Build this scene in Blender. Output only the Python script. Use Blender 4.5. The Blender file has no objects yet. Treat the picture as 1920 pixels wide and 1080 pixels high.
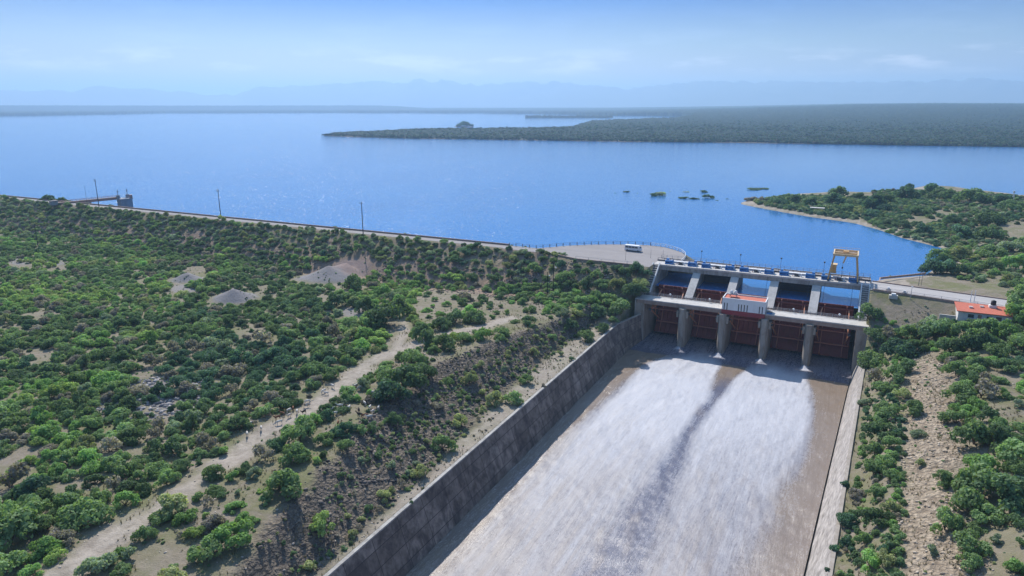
import bpy, math, random
import numpy as np
R = math.radians
C = bpy.context.scene.collection
SC = bpy.context.scene
random.seed(7); RNG = np.random.default_rng(7)

# ------------------------------------------------------------------ frame
# x runs along the row of gates (left to right), y runs upstream, z up (dam road = 3)
AZ = R(26.5); F = 1300.0; HY = 197.0; CZ = 65.0; PITCH = math.atan((540 - HY) / F)
O0 = np.array([50.15, 252.5])
TT = np.array([math.cos(AZ), -math.sin(AZ)]); UP = np.array([math.sin(AZ), math.cos(AZ)])
CX, CY = float(-O0 @ TT), float(-O0 @ UP)
WL = -4.0          # reservoir level
CW = -22.5         # water in the chute

# ------------------------------------------------------------------ camera
cam = bpy.data.objects.new('camera', bpy.data.cameras.new('camera')); C.objects.link(cam)
cam.location = (CX, CY, CZ); cam.rotation_euler = (math.pi / 2 - PITCH, 0, AZ)
cam.data.sensor_width = 36; cam.data.lens = 36 * F / 1920
cam.data.clip_start = 1; cam.data.clip_end = 120000
SC.camera = cam

# ------------------------------------------------------------------ world, sun, exposure
SUN_REL, SUN_EL = R(40), R(42)          # left of upstream, height
sun_dir = (-math.sin(SUN_REL) * math.cos(SUN_EL), math.cos(SUN_REL) * math.cos(SUN_EL), math.sin(SUN_EL))
wd = bpy.data.worlds.new('World'); SC.world = wd; wd.use_nodes = True
nt = wd.node_tree; bg = nt.nodes['Background']
sky = nt.nodes.new('ShaderNodeTexSky'); sky.sky_type = 'NISHITA'; sky.sun_disc = False
sky.sun_elevation = SUN_EL; sky.sun_rotation = -SUN_REL
sky.altitude = 200; sky.air_density = 1.0; sky.dust_density = 0.9; sky.ozone_density = 3.0
# faint fair-weather clouds low over the far mountains
tc = nt.nodes.new('ShaderNodeTexCoord'); sep = nt.nodes.new('ShaderNodeSeparateXYZ')
nt.links.new(tc.outputs['Generated'], sep.inputs[0])
mp = nt.nodes.new('ShaderNodeMapping'); mp.inputs['Scale'].default_value = (9, 9, 46)
nt.links.new(tc.outputs['Generated'], mp.inputs[0])
cn = nt.nodes.new('ShaderNodeTexNoise'); cn.inputs['Scale'].default_value = 1.0; cn.inputs['Detail'].default_value = 7
cn.inputs['Roughness'].default_value = .6
nt.links.new(mp.outputs[0], cn.inputs['Vector'])
cr = nt.nodes.new('ShaderNodeValToRGB'); cr.color_ramp.elements[0].position = .50; cr.color_ramp.elements[1].position = .66
nt.links.new(cn.outputs[0], cr.inputs[0])
band = nt.nodes.new('ShaderNodeValToRGB')
for p, v in ((.0, 0), (.035, 0), (.045, 1), (.058, 1), (.075, .16), (.3, .0)):
    e = band.color_ramp.elements.new(p); e.color = (v, v, v, 1)
nt.links.new(sep.outputs[2], band.inputs[0])
mul = nt.nodes.new('ShaderNodeMath'); mul.operation = 'MULTIPLY'
nt.links.new(cr.outputs[0], mul.inputs[0]); nt.links.new(band.outputs[0], mul.inputs[1])
mul2 = nt.nodes.new('ShaderNodeMath'); mul2.operation = 'MULTIPLY'; mul2.inputs[1].default_value = .75
nt.links.new(mul.outputs[0], mul2.inputs[0])
mx = nt.nodes.new('ShaderNodeMixRGB'); mx.inputs[2].default_value = (17.0, 18.0, 19.0, 1)
nt.links.new(mul2.outputs[0], mx.inputs[0]); nt.links.new(sky.outputs[0], mx.inputs[1])
tn = nt.nodes.new('ShaderNodeMixRGB'); tn.blend_type = 'MULTIPLY'; tn.inputs[0].default_value = 1; 
tr = nt.nodes.new('ShaderNodeValToRGB'); el = tr.color_ramp.elements
for p_, c_ in ((.0, (.60, .50, .42)), (.045, (.60, .50, .42)), (.078, (.42, .43, .43)), (.135, (.03, .15, .42)), (.30, (.38, .60, .88))):
    e_ = el.new(p_); e_.color = (*c_, 1)
el.remove(el[0]); el[-1].color = (.60, .82, 1.0, 1); nt.links.new(sep.outputs[2], tr.inputs[0]); nt.links.new(tr.outputs[0], tn.inputs[2])
nt.links.new(mx.outputs[0], tn.inputs[1]); nt.links.new(tn.outputs[0], bg.inputs[0]); bg.inputs[1].default_value = 0.09

sl = bpy.data.lights.new('sun', 'SUN'); sl.energy = 3.7; sl.angle = R(.5); sl.color = (1, .95, .88)
so = bpy.data.objects.new('sun', sl); C.objects.link(so)
from mathutils import Vector, Matrix
so.rotation_euler = Vector(sun_dir).to_track_quat('Z', 'Y').to_euler()
SC.view_settings.view_transform = 'Standard'; SC.view_settings.look = 'None'
SC.view_settings.exposure = 0.80; SC.view_settings.gamma = 1
SC.cycles.max_bounces = 6; SC.cycles.diffuse_bounces = 3; SC.cycles.glossy_bounces = 3
SC.cycles.transmission_bounces = 3; SC.cycles.volume_bounces = 2; SC.cycles.transparent_max_bounces = 8
SC.cycles.caustics_reflective = False; SC.cycles.caustics_refractive = False
SC.cycles.use_denoising = True; SC.cycles.sample_clamp_direct = 11.0

# ------------------------------------------------------------------ pixel helpers (measurements on the photo -> plan position)
def P(px, py, z):
    dx = px - 960; dy = 540 - py
    d = np.array([dx, F * math.cos(PITCH) + dy * math.sin(PITCH), -F * math.sin(PITCH) + dy * math.cos(PITCH)])
    k = (z - CZ) / d[2]; q = k * d[:2] - O0
    return float(q @ TT), float(q @ UP)
def PR(px, r, py=None):
    """point at ground range r in the direction of column px; with py its height"""
    d = np.array([px - 960, F * math.cos(PITCH) + (540 - (py if py is not None else 197)) * math.sin(PITCH),
                  -F * math.sin(PITCH) + (540 - (py if py is not None else 197)) * math.cos(PITCH)])
    n = math.hypot(d[0], d[1]); k = r / n; q = k * d[:2] - O0
    return float(q @ TT), float(q @ UP), CZ + k * float(d[2])
def proj(x, y, z):
    x = np.asarray(x, float); y = np.asarray(y, float); z = np.asarray(z, float)
    ax = (x - CX) * TT[0] + (y - CY) * UP[0]; ay = (x - CX) * TT[1] + (y - CY) * UP[1]; az = z - CZ
    f = ay * math.cos(PITCH) - az * math.sin(PITCH); u = ay * math.sin(PITCH) + az * math.cos(PITCH)
    f = np.where(f < 1, 1, f)
    return 960 + F * ax / f, 540 - F * u / f

# ------------------------------------------------------------------ numpy noise
def _h(ix, iy, s):
    n = (ix * 374761393 + iy * 668265263 + s * 974711) & 0xffffffff
    n = ((n ^ (n >> 13)) * 1274126177) & 0xffffffff
    return ((n ^ (n >> 16)) & 0xffff) / 65535.0
def vnoise(x, y, s=0):
    ix = np.floor(x).astype(np.int64); iy = np.floor(y).astype(np.int64)
    fx = x - ix; fy = y - iy; fx = fx * fx * (3 - 2 * fx); fy = fy * fy * (3 - 2 * fy)
    a = _h(ix, iy, s); b = _h(ix + 1, iy, s); c = _h(ix, iy + 1, s); d = _h(ix + 1, iy + 1, s)
    return (a + (b - a) * fx) * (1 - fy) + (c + (d - c) * fx) * fy
def fbm(x, y, s=0, o=4):
    v = 0; a = .5
    for i in range(o): v = v + a * (vnoise(x * 2 ** i, y * 2 ** i, s + i) - .5) * 2; a *= .5
    return v
def sstep(a, b, x):
    t = np.clip((x - a) / (b - a), 0, 1); return t * t * (3 - 2 * t)
def inpoly(x, y, poly):
    r = np.zeros(np.shape(x), bool); n = len(poly)
    for i in range(n):
        x1, y1 = poly[i]; x2, y2 = poly[(i + 1) % n]
        if y1 == y2: continue
        c = ((y1 > y) != (y2 > y)) & (x < (x2 - x1) * (y - y1) / (y2 - y1) + x1); r ^= c
    return r
def dline(x, y, pts, closed=False):
    d = np.full(np.shape(x), 1e9); n = len(pts)
    for i in range(n if closed else n - 1):
        ax, ay = pts[i]; bx, by = pts[(i + 1) % n]; vx, vy = bx - ax, by - ay
        t = np.clip(((x - ax) * vx + (y - ay) * vy) / (vx * vx + vy * vy + 1e-9), 0, 1)
        d = np.minimum(d, np.hypot(x - ax - t * vx, y - ay - t * vy))
    return d

# ------------------------------------------------------------------ mesh helper
class MB:
    def __init__(s): s.v = []; s.f = []
    def add(s, vs, fs):
        b = len(s.v); s.v += [tuple(p) for p in vs]; s.f += [tuple(b + i for i in f) for f in fs]; return s
    def box(s, x0, x1, y0, y1, z0, z1):
        return s.add([(x0, y0, z0), (x1, y0, z0), (x1, y1, z0), (x0, y1, z0), (x0, y0, z1), (x1, y0, z1), (x1, y1, z1), (x0, y1, z1)],
                     [(0, 3, 2, 1), (4, 5, 6, 7), (0, 1, 5, 4), (1, 2, 6, 5), (2, 3, 7, 6), (3, 0, 4, 7)])
    def beam(s, a, b, w, h=None):
        a = Vector(a); b = Vector(b); h = h or w; d = (b - a).normalized()
        u = Vector((0, 0, 1)) if abs(d.z) < .95 else Vector((0, 1, 0))
        sx = d.cross(u).normalized() * w / 2; sz = sx.cross(d).normalized() * h / 2
        vs = [p + i * sx + j * sz for p in (a, b) for i, j in ((-1, -1), (1, -1), (1, 1), (-1, 1))]
        return s.add(vs, [(0, 1, 2, 3), (7, 6, 5, 4), (0, 4, 5, 1), (1, 5, 6, 2), (2, 6, 7, 3), (3, 7, 4, 0)])
    def cyl(s, a, b, r, r2=None, n=12):
        a = Vector(a); b = Vector(b); r2 = r if r2 is None else r2; d = (b - a).normalized()
        u = Vector((0, 0, 1)) if abs(d.z) < .95 else Vector((0, 1, 0))
        e1 = d.cross(u).normalized(); e2 = d.cross(e1)
        vs = []
        for p, q in ((a, r), (b, r2)):
            for i in range(n):
                t = 2 * math.pi * i / n; vs.append(p + (e1 * math.cos(t) + e2 * math.sin(t)) * q)
        fs = [(i, (i + 1) % n, n + (i + 1) % n, n + i) for i in range(n)] + [tuple(range(n - 1, -1, -1)), tuple(range(n, 2 * n))]
        return s.add(vs, fs)
    def prism(s, prof, x0, x1):
        """profile in (y,z) extruded along x"""
        n = len(prof)
        vs = [(x0, y, z) for y, z in prof] + [(x1, y, z) for y, z in prof]
        fs = [(i, (i + 1) % n, n + (i + 1) % n, n + i) for i in range(n)] + [tuple(range(n - 1, -1, -1)), tuple(range(n, 2 * n))]
        return s.add(vs, fs)
    def prismz(s, prof, z0, z1):
        n = len(prof)
        vs = [(x, y, z0) for x, y in prof] + [(x, y, z1) for x, y in prof]
        fs = [(i, (i + 1) % n, n + (i + 1) % n, n + i) for i in range(n)] + [tuple(range(n - 1, -1, -1)), tuple(range(n, 2 * n))]
        return s.add(vs, fs)
    def ball(s, c, r, n=10, m=6, sq=1.0):
        vs = []; fs = []
        for j in range(m + 1):
            ph = math.pi * j / m
            for i in range(n):
                t = 2 * math.pi * i / n
                vs.append((c[0] + r * math.sin(ph) * math.cos(t), c[1] + r * math.sin(ph) * math.sin(t), c[2] + r * sq * math.cos(ph)))
        for j in range(m):
            for i in range(n): fs.append((j * n + i, j * n + (i + 1) % n, (j + 1) * n + (i + 1) % n, (j + 1) * n + i))
        return s.add(vs, fs)
    def build(s, name, mat, parent=None, smooth=False):
        me = bpy.data.meshes.new(name); me.from_pydata(s.v, [], s.f); me.update()
        import bmesh
        bm = bmesh.new(); bm.from_mesh(me); bmesh.ops.recalc_face_normals(bm, faces=bm.faces); bm.to_mesh(me); bm.free()
        if smooth: me.polygons.foreach_set('use_smooth', [True] * len(me.polygons))
        me.materials.append(mat)
        o = bpy.data.objects.new(name, me); C.objects.link(o)
        if parent: o.parent = parent
        return o
def grid_mesh(name, X, Y, Z, mat, attrs=None, keep=None, smooth=True):
    nr, nc = X.shape
    me = bpy.data.meshes.new(name)
    idx = np.arange(nr * nc).reshape(nr, nc)
    q = np.stack([idx[:-1, :-1], idx[:-1, 1:], idx[1:, 1:], idx[1:, :-1]], -1).reshape(-1, 4)
    if keep is not None: q = q[keep.reshape(-1)]
    me.vertices.add(nr * nc); me.vertices.foreach_set('co', np.stack([X, Y, Z], -1).astype(np.float32).ravel())
    me.loops.add(len(q) * 4); me.loops.foreach_set('vertex_index', q.astype(np.int32).ravel())
    me.polygons.add(len(q)); me.polygons.foreach_set('loop_start', np.arange(0, len(q) * 4, 4, dtype=np.int32))
    me.polygons.foreach_set('loop_total', np.full(len(q), 4, np.int32))
    me.update(calc_edges=True)
    me.polygons.foreach_set('use_smooth', np.full(len(q), smooth))
    for k, v in (attrs or {}).items():
        a = me.attributes.new(k, 'FLOAT', 'POINT'); a.data.foreach_set('value', v.astype(np.float32).ravel())
    me.materials.append(mat)
    o = bpy.data.objects.new(name, me); C.objects.link(o); return o
def tag(o, label=None, cat=None, group=None, kind=None):
    if label: o['label'] = label
    if cat: o['category'] = cat
    if group: o['group'] = group
    if kind: o['kind'] = kind
    return o
def thing(name, label, cat, loc=(0, 0, 0), rz=0, group=None):
    o = bpy.data.objects.new(name, None); C.objects.link(o); o.location = loc; o.rotation_euler = (0, 0, rz)
    o.empty_display_size = .5
    return tag(o, label, cat, group)
def dup(root, loc, rz=0, label=None, group=None, sc=None):
    def cp(o, par):
        c = o.copy(); C.objects.link(c)
        if par: c.parent = par
        for ch in o.children: cp(ch, c)
        return c
    r = cp(root, None); r.location = loc; r.rotation_euler = (0, 0, rz)
    if sc: r.scale = sc
    if label: r['label'] = label
    if group: r['group'] = group
    return r

# ------------------------------------------------------------------ materials
class NT:
    def __init__(s, name):
        s.m = bpy.data.materials.new(name); s.m.use_nodes = True; s.t = s.m.node_tree
        s.b = s.t.nodes['Principled BSDF']; s.out = s.t.nodes['Material Output']
    def n(s, ty, **kw):
        o = s.t.nodes.new(ty)
        for k, v in kw.items():
            if k.startswith('i_'): o.inputs[k[2:].replace('_', ' ')].default_value = v
            else: setattr(o, k, v)
        return o
    def l(s, a, b): s.t.links.new(a, b)
    def pos(s, scale=(1, 1, 1), obj=False):
        g = s.n('ShaderNodeTexCoord').outputs['Object'] if obj else s.n('ShaderNodeNewGeometry').outputs['Position']
        mp = s.n('ShaderNodeMapping'); mp.inputs['Scale'].default_value = scale; s.l(g, mp.inputs[0]); return mp.outputs[0]
    def noise(s, sc, det=5, rough=.55, vec=None, scale3=(1, 1, 1), dist=0):
        o = s.n('ShaderNodeTexNoise'); o.inputs['Scale'].default_value = sc; o.inputs['Detail'].default_value = det
        o.inputs['Roughness'].default_value = rough; o.inputs['Distortion'].default_value = dist
        s.l(vec if vec is not None else s.pos(scale3), o.inputs['Vector']); return o.outputs[0]
    def ramp(s, fac, stops):
        r = s.n('ShaderNodeValToRGB'); e = r.color_ramp.elements
        while len(e) < len(stops): e.new(.5)
        for el, (p, c) in zip(e, stops):
            el.position = p; el.color = (*c, 1) if isinstance(c, tuple) else (c, c, c, 1)
        s.l(fac, r.inputs[0]); return r.outputs[0]
    def mix(s, fac, a, b, bt='MIX'):
        m = s.n('ShaderNodeMixRGB', blend_type=bt)
        for i, v in ((0, fac), (1, a), (2, b)):
            if isinstance(v, (int, float)): m.inputs[i].default_value = v if i == 0 else (v, v, v, 1)
            elif isinstance(v, tuple): m.inputs[i].default_value = (*v, 1)
            else: s.l(v, m.inputs[i])
        return m.outputs[0]
    def math(s, op, a, b=0.0, clamp=False):
        m = s.n('ShaderNodeMath', operation=op, use_clamp=clamp)
        for i, v in ((0, a), (1, b)):
            if isinstance(v, (int, float)): m.inputs[i].default_value = v
            else: s.l(v, m.inputs[i])
        return m.outputs[0]
    def attr(s, name, ty='GEOMETRY'):
        a = s.n('ShaderNodeAttribute', attribute_name=name, attribute_type=ty); return a
    def bump(s, h, st=.5, dist=.1, nrm=None):
        b = s.n('ShaderNodeBump'); b.inputs['Strength'].default_value = st; b.inputs['Distance'].default_value = dist
        s.l(h, b.inputs['Height'])
        if nrm is not None: s.l(nrm, b.inputs['Normal'])
        return b.outputs[0]
    def fin(s, col=None, rough=.8, nrm=None, spec=.3, metal=0):
        if col is not None:
            if isinstance(col, tuple): s.b.inputs['Base Color'].default_value = (*col, 1)
            else: s.l(col, s.b.inputs['Base Color'])
        if isinstance(rough, (int, float)): s.b.inputs['Roughness'].default_value = rough
        else: s.l(rough, s.b.inputs['Roughness'])
        s.b.inputs['Specular IOR Level'].default_value = spec; s.b.inputs['Metallic'].default_value = metal
        if nrm is not None: s.l(nrm, s.b.inputs['Normal'])
        return s.m

def paint(name, col, var=.25, sc=1.5, rough=.6, dirt=(.12, .1, .08), amt=.35):
    m = NT(name); n = m.noise(sc, 6, .65)
    c = m.mix(n, tuple(x * (1 - var) for x in col), tuple(min(1, x * (1 + var)) for x in col))
    d = m.ramp(m.noise(sc * .6, 8, .7, scale3=(1, 1, .35)), [(.5, 0.0), (.75, 1.0)])
    c = m.mix(m.math('MULTIPLY', d, amt), c, dirt)
    return m.fin(c, rough, m.bump(n, .2, .05))

def concrete(name, col, stain=(.10, .085, .075), amt=.6, panel=None):
    m = NT(name); n = m.noise(.35, 8, .65); n2 = m.noise(3.0, 6, .6)
    c = m.mix(n2, tuple(x * .8 for x in col), tuple(x * 1.18 for x in col))
    st = m.ramp(m.noise(.5, 8, .7, scale3=(1, 1, .25), dist=.6), [(.45, 0.0), (.68, 1.0)])
    c = m.mix(m.math('MULTIPLY', st, amt), c, stain)
    st2 = m.ramp(n, [(.5, 0.0), (.7, 1.0)])
    c = m.mix(m.math('MULTIPLY', st2, amt * .5), c, tuple(x * .6 for x in col))
    nr = m.bump(n2, .4, .08)
    return m.fin(c, .85, nr, .2)

M = {}
M['conc'] = concrete('concrete', (.40, .38, .35))
M['conc_light'] = concrete('pale_concrete', (.52, .49, .46), amt=.3)
M['conc_pier'] = concrete('pier_concrete', (.38, .335, .285), (.15, .10, .07), .7)
M['conc_warm'] = concrete('warm_concrete', (.36, .315, .27), (.17, .13, .10), .5)
M['conc_brown'] = concrete('brown_concrete', (.36, .26, .215), (.12, .09, .07), .5)
M['red_gate'] = paint('rust_red_paint', (.20, .048, .042), .3, .8, .55, (.10, .045, .03), .5)
M['red_rib'] = paint('pale_red_paint', (.46, .17, .12), .2, 1.2, .55)
M['orange_arm'] = paint('orange_paint', (.56, .24, .13), .2, 1.5, .55)
M['white'] = paint('white_paint', (.74, .74, .74), .06, 1.2, .6, (.35, .3, .27), .25)
M['offwhite'] = paint('whitewash', (.66, .65, .63), .06, 1.0, .7, (.3, .26, .22), .35)
M['red_band'] = paint('dark_red_paint', (.26, .035, .045), .15, 1.0, .6)
M['roof_red'] = paint('red_roof_coating', (.50, .14, .085), .2, 1.4, .75, (.2, .07, .05), .4)
M['blue'] = paint('blue_machine_paint', (.05, .20, .46), .25, 2.0, .45)
M['steel'] = paint('dark_steel', (.055, .06, .07), .3, 2.0, .5)
M['rail'] = paint('galvanised_rail', (.36, .36, .38), .15, 3.0, .5)
M['rail_dark'] = paint('weathered_rail', (.10, .09, .10), .2, 3.0, .6)
M['yellow'] = paint('faded_yellow_paint', (.58, .36, .15), .2, 1.2, .55, (.2, .12, .06), .35)
M['yellow_pale'] = paint('pale_yellow_paint', (.66, .50, .30), .15, 1.2, .6)
M['glass'] = NT('dark_glass').fin((.03, .045, .06), .08, spec=.6)
M['black'] = paint('black_plastic', (.02, .02, .023), .3, 2, .5)
M['rubber'] = paint('tyre_rubber', (.02, .02, .02), .2, 4, .8)
M['wood'] = paint('pole_wood', (.035, .028, .026), .3, 2, .85)
M['bark'] = paint('bark', (.13, .10, .08), .35, 3, .9)
M['intake'] = concrete('intake_concrete', (.26, .28, .31), amt=.35)
M['bridge_red'] = paint('faded_bridge_paint', (.36, .20, .17), .2, 1, .6)

def mat_road(name, a, b):
    m = NT(name); n = m.noise(.25, 7, .65); n2 = m.noise(5, 4)
    c = m.mix(n, a, b); c = m.mix(m.math('MULTIPLY', n2, .35), c, tuple(x * .6 for x in a))
    tr = m.ramp(m.noise(1.0, 5, .6, scale3=(.03, .5, .5)), [(.45, 0.0), (.65, 1.0)])
    c = m.mix(m.math('MULTIPLY', tr, .35), c, tuple(x * .72 for x in a))
    return m.fin(c, .9, m.bump(n2, .3, .05), .15)
M['road'] = mat_road('worn_road', (.25, .23, .225), (.35, .32, .31))

def mat_ground():
    m = NT('scrub_ground')
    n1 = m.noise(.045, 8, .62); n2 = m.noise(.5, 8, .65); n3 = m.noise(3.2, 5, .6)
    dirt = m.mix(n1, (.20, .165, .13), (.29, .245, .195))
    dirt = m.mix(m.ramp(n2, [(.4, 0.0), (.62, 1.0)]), dirt, (.20, .17, .12))
    # dry grass and green weeds growing in patches
    g = m.ramp(m.noise(.11, 7, .7, dist=.5), [(.42, 0.0), (.60, 1.0)])
    gcol = m.mix(n3, (.10, .12, .05), (.21, .19, .10))
    c = m.mix(m.math('MULTIPLY', m.math('MULTIPLY', g, .75), m.attr('weeds').outputs['Fac']), dirt, gcol)
    # grey gravel heaps and patches
    c = m.mix(m.math('MULTIPLY', m.attr('gravel').outputs['Fac'], .9), c, m.mix(n3, (.17, .16, .165), (.28, .26, .26)))
    # trodden track
    pt = m.mix(m.ramp(n2, [(.35, 0.0), (.65, 1.0)]), (.26, .22, .18), (.43, .37, .315))
    c = m.mix(m.math('MULTIPLY', m.attr('track').outputs['Fac'], .85), c, pt)
    # broken rock
    vo = m.n('ShaderNodeTexVoronoi'); vo.inputs['Scale'].default_value = 1.1; m.l(m.pos((1, 1, 1.6)), vo.inputs['Vector'])
    vo2 = m.n('ShaderNodeTexVoronoi'); vo2.inputs['Scale'].default_value = 3.0; m.l(m.pos((1, 1, 1.6)), vo2.inputs['Vector'])
    rc = m.mix(m.ramp(n2, [(.38, 0.0), (.62, 1.0)]), (.060, .047, .040), (.20, .16, .115))
    rc = m.mix(m.math('MULTIPLY', m.ramp(vo.outputs['Distance'], [(.25, 0.0), (.7, 1.0)]), .6), rc, (.06, .055, .055))
    rc = m.mix(m.math('MULTIPLY', vo2.outputs['Color'], .30), rc, (.40, .34, .27))
    rock = m.attr('rock').outputs['Fac']
    c = m.mix(rock, c, rc)
    pr = m.mix(m.ramp(n2, [(.35, 0.0), (.65, 1.0)]), (.27, .21, .15), (.44, .36, .27))
    pr = m.mix(m.math('MULTIPLY', m.ramp(vo.outputs['Distance'], [(.3, 0.0), (.75, 1.0)]), .55), pr, (.13, .10, .075))
    c = m.mix(m.attr('pale_rock').outputs['Fac'], c, pr)
    c = m.mix(m.math('MULTIPLY', m.attr('red_rock').outputs['Fac'], .6), c, m.mix(n3, (.22, .13, .10), (.36, .24, .19)))
    h = m.math('ADD', m.math('MULTIPLY', n3, .5), n2)
    anyr = m.math('ADD', rock, m.attr('pale_rock').outputs['Fac'], True)
    h = m.math('ADD', h, m.math('MULTIPLY', m.math('SUBTRACT', 1.0, vo.outputs['Distance']), m.math('MULTIPLY', anyr, 1.6)))
    h = m.math('ADD', h, m.math('MULTIPLY', vo2.outputs['Distance'], m.math('MULTIPLY', anyr, .6)))
    return m.fin(c, .95, m.bump(h, .9, .35), .1)
M['ground'] = mat_ground()

def mat_lake():
    m = NT('lake_water')
    big = m.noise(.012, 5, .6, scale3=(1, .35, 1)); c = m.mix(big, (.018, .105, .29), (.038, .18, .43))
    w1 = m.noise(.55, 4, .6, scale3=(1, 1.3, 1)); w2 = m.noise(.12, 4, .6, scale3=(1, 1.6, 1)); w3 = m.noise(2.2, 3, .6)
    # the bay behind the right bank is sheltered: smaller ripples there
    k = m.math('SUBTRACT', 1.0, m.math('MULTIPLY', m.attr('calm').outputs['Fac'], .96))
    h = m.math('ADD', m.math('ADD', m.math('MULTIPLY', w1, .55), m.math('MULTIPLY', w2, 1.3)), m.math('MULTIPLY', w3, .22))
    h = m.math('MULTIPLY', h, k)
    # wind chop: small facets leaning every way, a few of them steeply
    def facets(sc, amp, pw):
        vo = m.n('ShaderNodeTexVoronoi'); vo.inputs['Scale'].default_value = 1; m.l(m.pos(sc), vo.inputs['Vector'])
        sp = m.n('ShaderNodeSeparateColor'); m.l(vo.outputs['Color'], sp.inputs[0])
        an = m.math('MULTIPLY', sp.outputs[0], 6.2832); mg = m.math('MULTIPLY', m.math('POWER', sp.outputs[1], pw), amp)
        cb = m.n('ShaderNodeCombineXYZ'); m.l(m.math('MULTIPLY', m.math('COSINE', an), mg), cb.inputs[0]); m.l(m.math('MULTIPLY', m.math('SINE', an), mg), cb.inputs[1])
        return cb.outputs[0]
    nb = m.bump(h, .6, .30)
    ad = m.n('ShaderNodeVectorMath', operation='ADD'); m.l(nb, ad.inputs[0])
    kv = m.n('ShaderNodeVectorMath', operation='SCALE'); m.l(facets((2.9, 1.4, 1), .43, 4.0), kv.inputs[0]); m.l(k, kv.inputs['Scale'])
    m.l(kv.outputs[0], ad.inputs[1])
    nn = m.n('ShaderNodeVectorMath', operation='NORMALIZE'); m.l(ad.outputs[0], nn.inputs[0])
    return m.fin(c, .08, nn.outputs[0], .38)
M['lake'] = mat_lake()

def mat_chute():
    m = NT('chute_water')
    f = m.attr('foam').outputs['Fac']; br = m.attr('silt').outputs['Fac']
    st = m.noise(1.3, 8, .74, scale3=(1, .075, 1), dist=.7); fine = m.noise(2.2, 9, .88, scale3=(1, .42, 1), dist=.8)
    big = m.noise(.16, 4, .6, scale3=(1, .35, 1), dist=.6)
    fo = m.math('ADD', f, m.math('MULTIPLY', m.math('SUBTRACT', st, .5), .75))
    fo = m.math('ADD', fo, m.math('MULTIPLY', m.math('SUBTRACT', fine, .5), 1.9))
    fo = m.math('ADD', fo, m.math('MULTIPLY', m.math('SUBTRACT', big, .5), .4))
    fo = m.ramp(fo, [(.15, 0.0), (.55, .42), (1.0, .9)])
    wat = m.mix(fine, (.045, .06, .11), (.14, .145, .20)); silt = m.mix(st, (.165, .125, .095), (.30, .235, .18))
    base = m.mix(br, wat, silt)
    foam = m.mix(m.math('MULTIPLY', fine, .9), (.60, .60, .62), (.31, .32, .38))
    lowr = m.math('MULTIPLY', m.attr('worn').outputs['Fac'], m.ramp(m.noise(.35, 5, .6, scale3=(1, .07, 1)), [(.42, 0.0), (.62, 1.0)]))
    foam = m.mix(m.math('MULTIPLY', lowr, .75), foam, (.36, .295, .24))
    c = m.mix(fo, base, foam)
    h = m.math('ADD', st, m.math('MULTIPLY', fine, .6))
    ro = m.math('ADD', .22, m.math('MULTIPLY', fo, .5))
    return m.fin(c, ro, m.bump(h, .5, .3), .4)
M['chute'] = mat_chute()

def mat_wall(name, a, b, joint, slabs, streak, stain):
    m = NT(name)
    u = m.attr('along').outputs['Fac']; v = m.attr('up').outputs['Fac']
    cb = m.n('ShaderNodeCombineXYZ'); m.l(u, cb.inputs[0]); m.l(v, cb.inputs[1])
    bt = m.n('ShaderNodeTexBrick'); m.l(cb.outputs[0], bt.inputs['Vector']); bt.inputs['Scale'].default_value = 1
    bt.inputs['Brick Width'].default_value = slabs[0]; bt.inputs['Row Height'].default_value = slabs[1]
    bt.inputs['Mortar Size'].default_value = .09; bt.inputs['Mortar Smooth'].default_value = .4
    bt.inputs['Color1'].default_value = (.05, .05, .05, 1); bt.inputs['Color2'].default_value = (1, 1, 1, 1)
    bt.inputs['Mortar'].default_value = (0, 0, 0, 1); bt.offset = 0
    c = m.mix(bt.outputs['Color'], a, b)
    n = m.noise(.4, 8, .68); c = m.mix(m.ramp(n, [(.4, 0.0), (.7, 1.0)]), c, tuple(x * .55 for x in a))
    sm = m.n('ShaderNodeMapping'); sm.inputs['Scale'].default_value = streak; m.l(cb.outputs[0], sm.inputs[0])
    st = m.noise(1.0, 7, .7, vec=sm.outputs[0], dist=.4)
    c = m.mix(m.math('MULTIPLY', m.ramp(st, [(.46, 0.0), (.58, 1.0)]), stain), c, (.055, .045, .045))
    st3 = m.noise(.7, 6, .7, vec=sm.outputs[0])
    c = m.mix(m.math('MULTIPLY', m.ramp(st3, [(.58, 0.0), (.72, 1.0)]), .4), c, (.46, .41, .36))
    c = m.mix(m.math('MULTIPLY', bt.outputs['Fac'], .9), c, joint)
    return m.fin(c, .9, m.bump(n, .4, .15), .15)
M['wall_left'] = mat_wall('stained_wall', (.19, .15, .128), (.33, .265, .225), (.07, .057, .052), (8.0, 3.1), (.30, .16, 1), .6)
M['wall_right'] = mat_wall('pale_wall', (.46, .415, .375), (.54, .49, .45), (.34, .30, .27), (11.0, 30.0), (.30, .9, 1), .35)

def mat_leaf():
    m = NT('leaves')
    t = m.attr('tint', 'INSTANCER').outputs['Color']
    cl = m.attr('clump').outputs['Fac']
    rnd = m.n('ShaderNodeObjectInfo').outputs['Random']
    k = m.math('MULTIPLY', m.math('ADD', 1.1, m.math('MULTIPLY', cl, 1.9)), m.math('ADD', .82, m.math('MULTIPLY', rnd, .36)))
    kk = m.n('ShaderNodeCombineXYZ')
    for i in range(3): m.l(k, kk.inputs[i])
    c = m.mix(1.0, t, kk.outputs[0], 'MULTIPLY')
    tr = m.n('ShaderNodeBsdfTranslucent'); m.l(m.mix(1.0, c, (1.15, 1.25, .6), 'MULTIPLY'), tr.inputs[0])
    m.fin(c, .75, spec=.18)
    ms = m.n('ShaderNodeMixShader'); ms.inputs[0].default_value = .40
    m.l(m.b.outputs[0], ms.inputs[1]); m.l(tr.outputs[0], ms.inputs[2]); m.l(ms.outputs[0], m.out.inputs[0])
    return m.m
M['leaf'] = mat_leaf()

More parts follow.
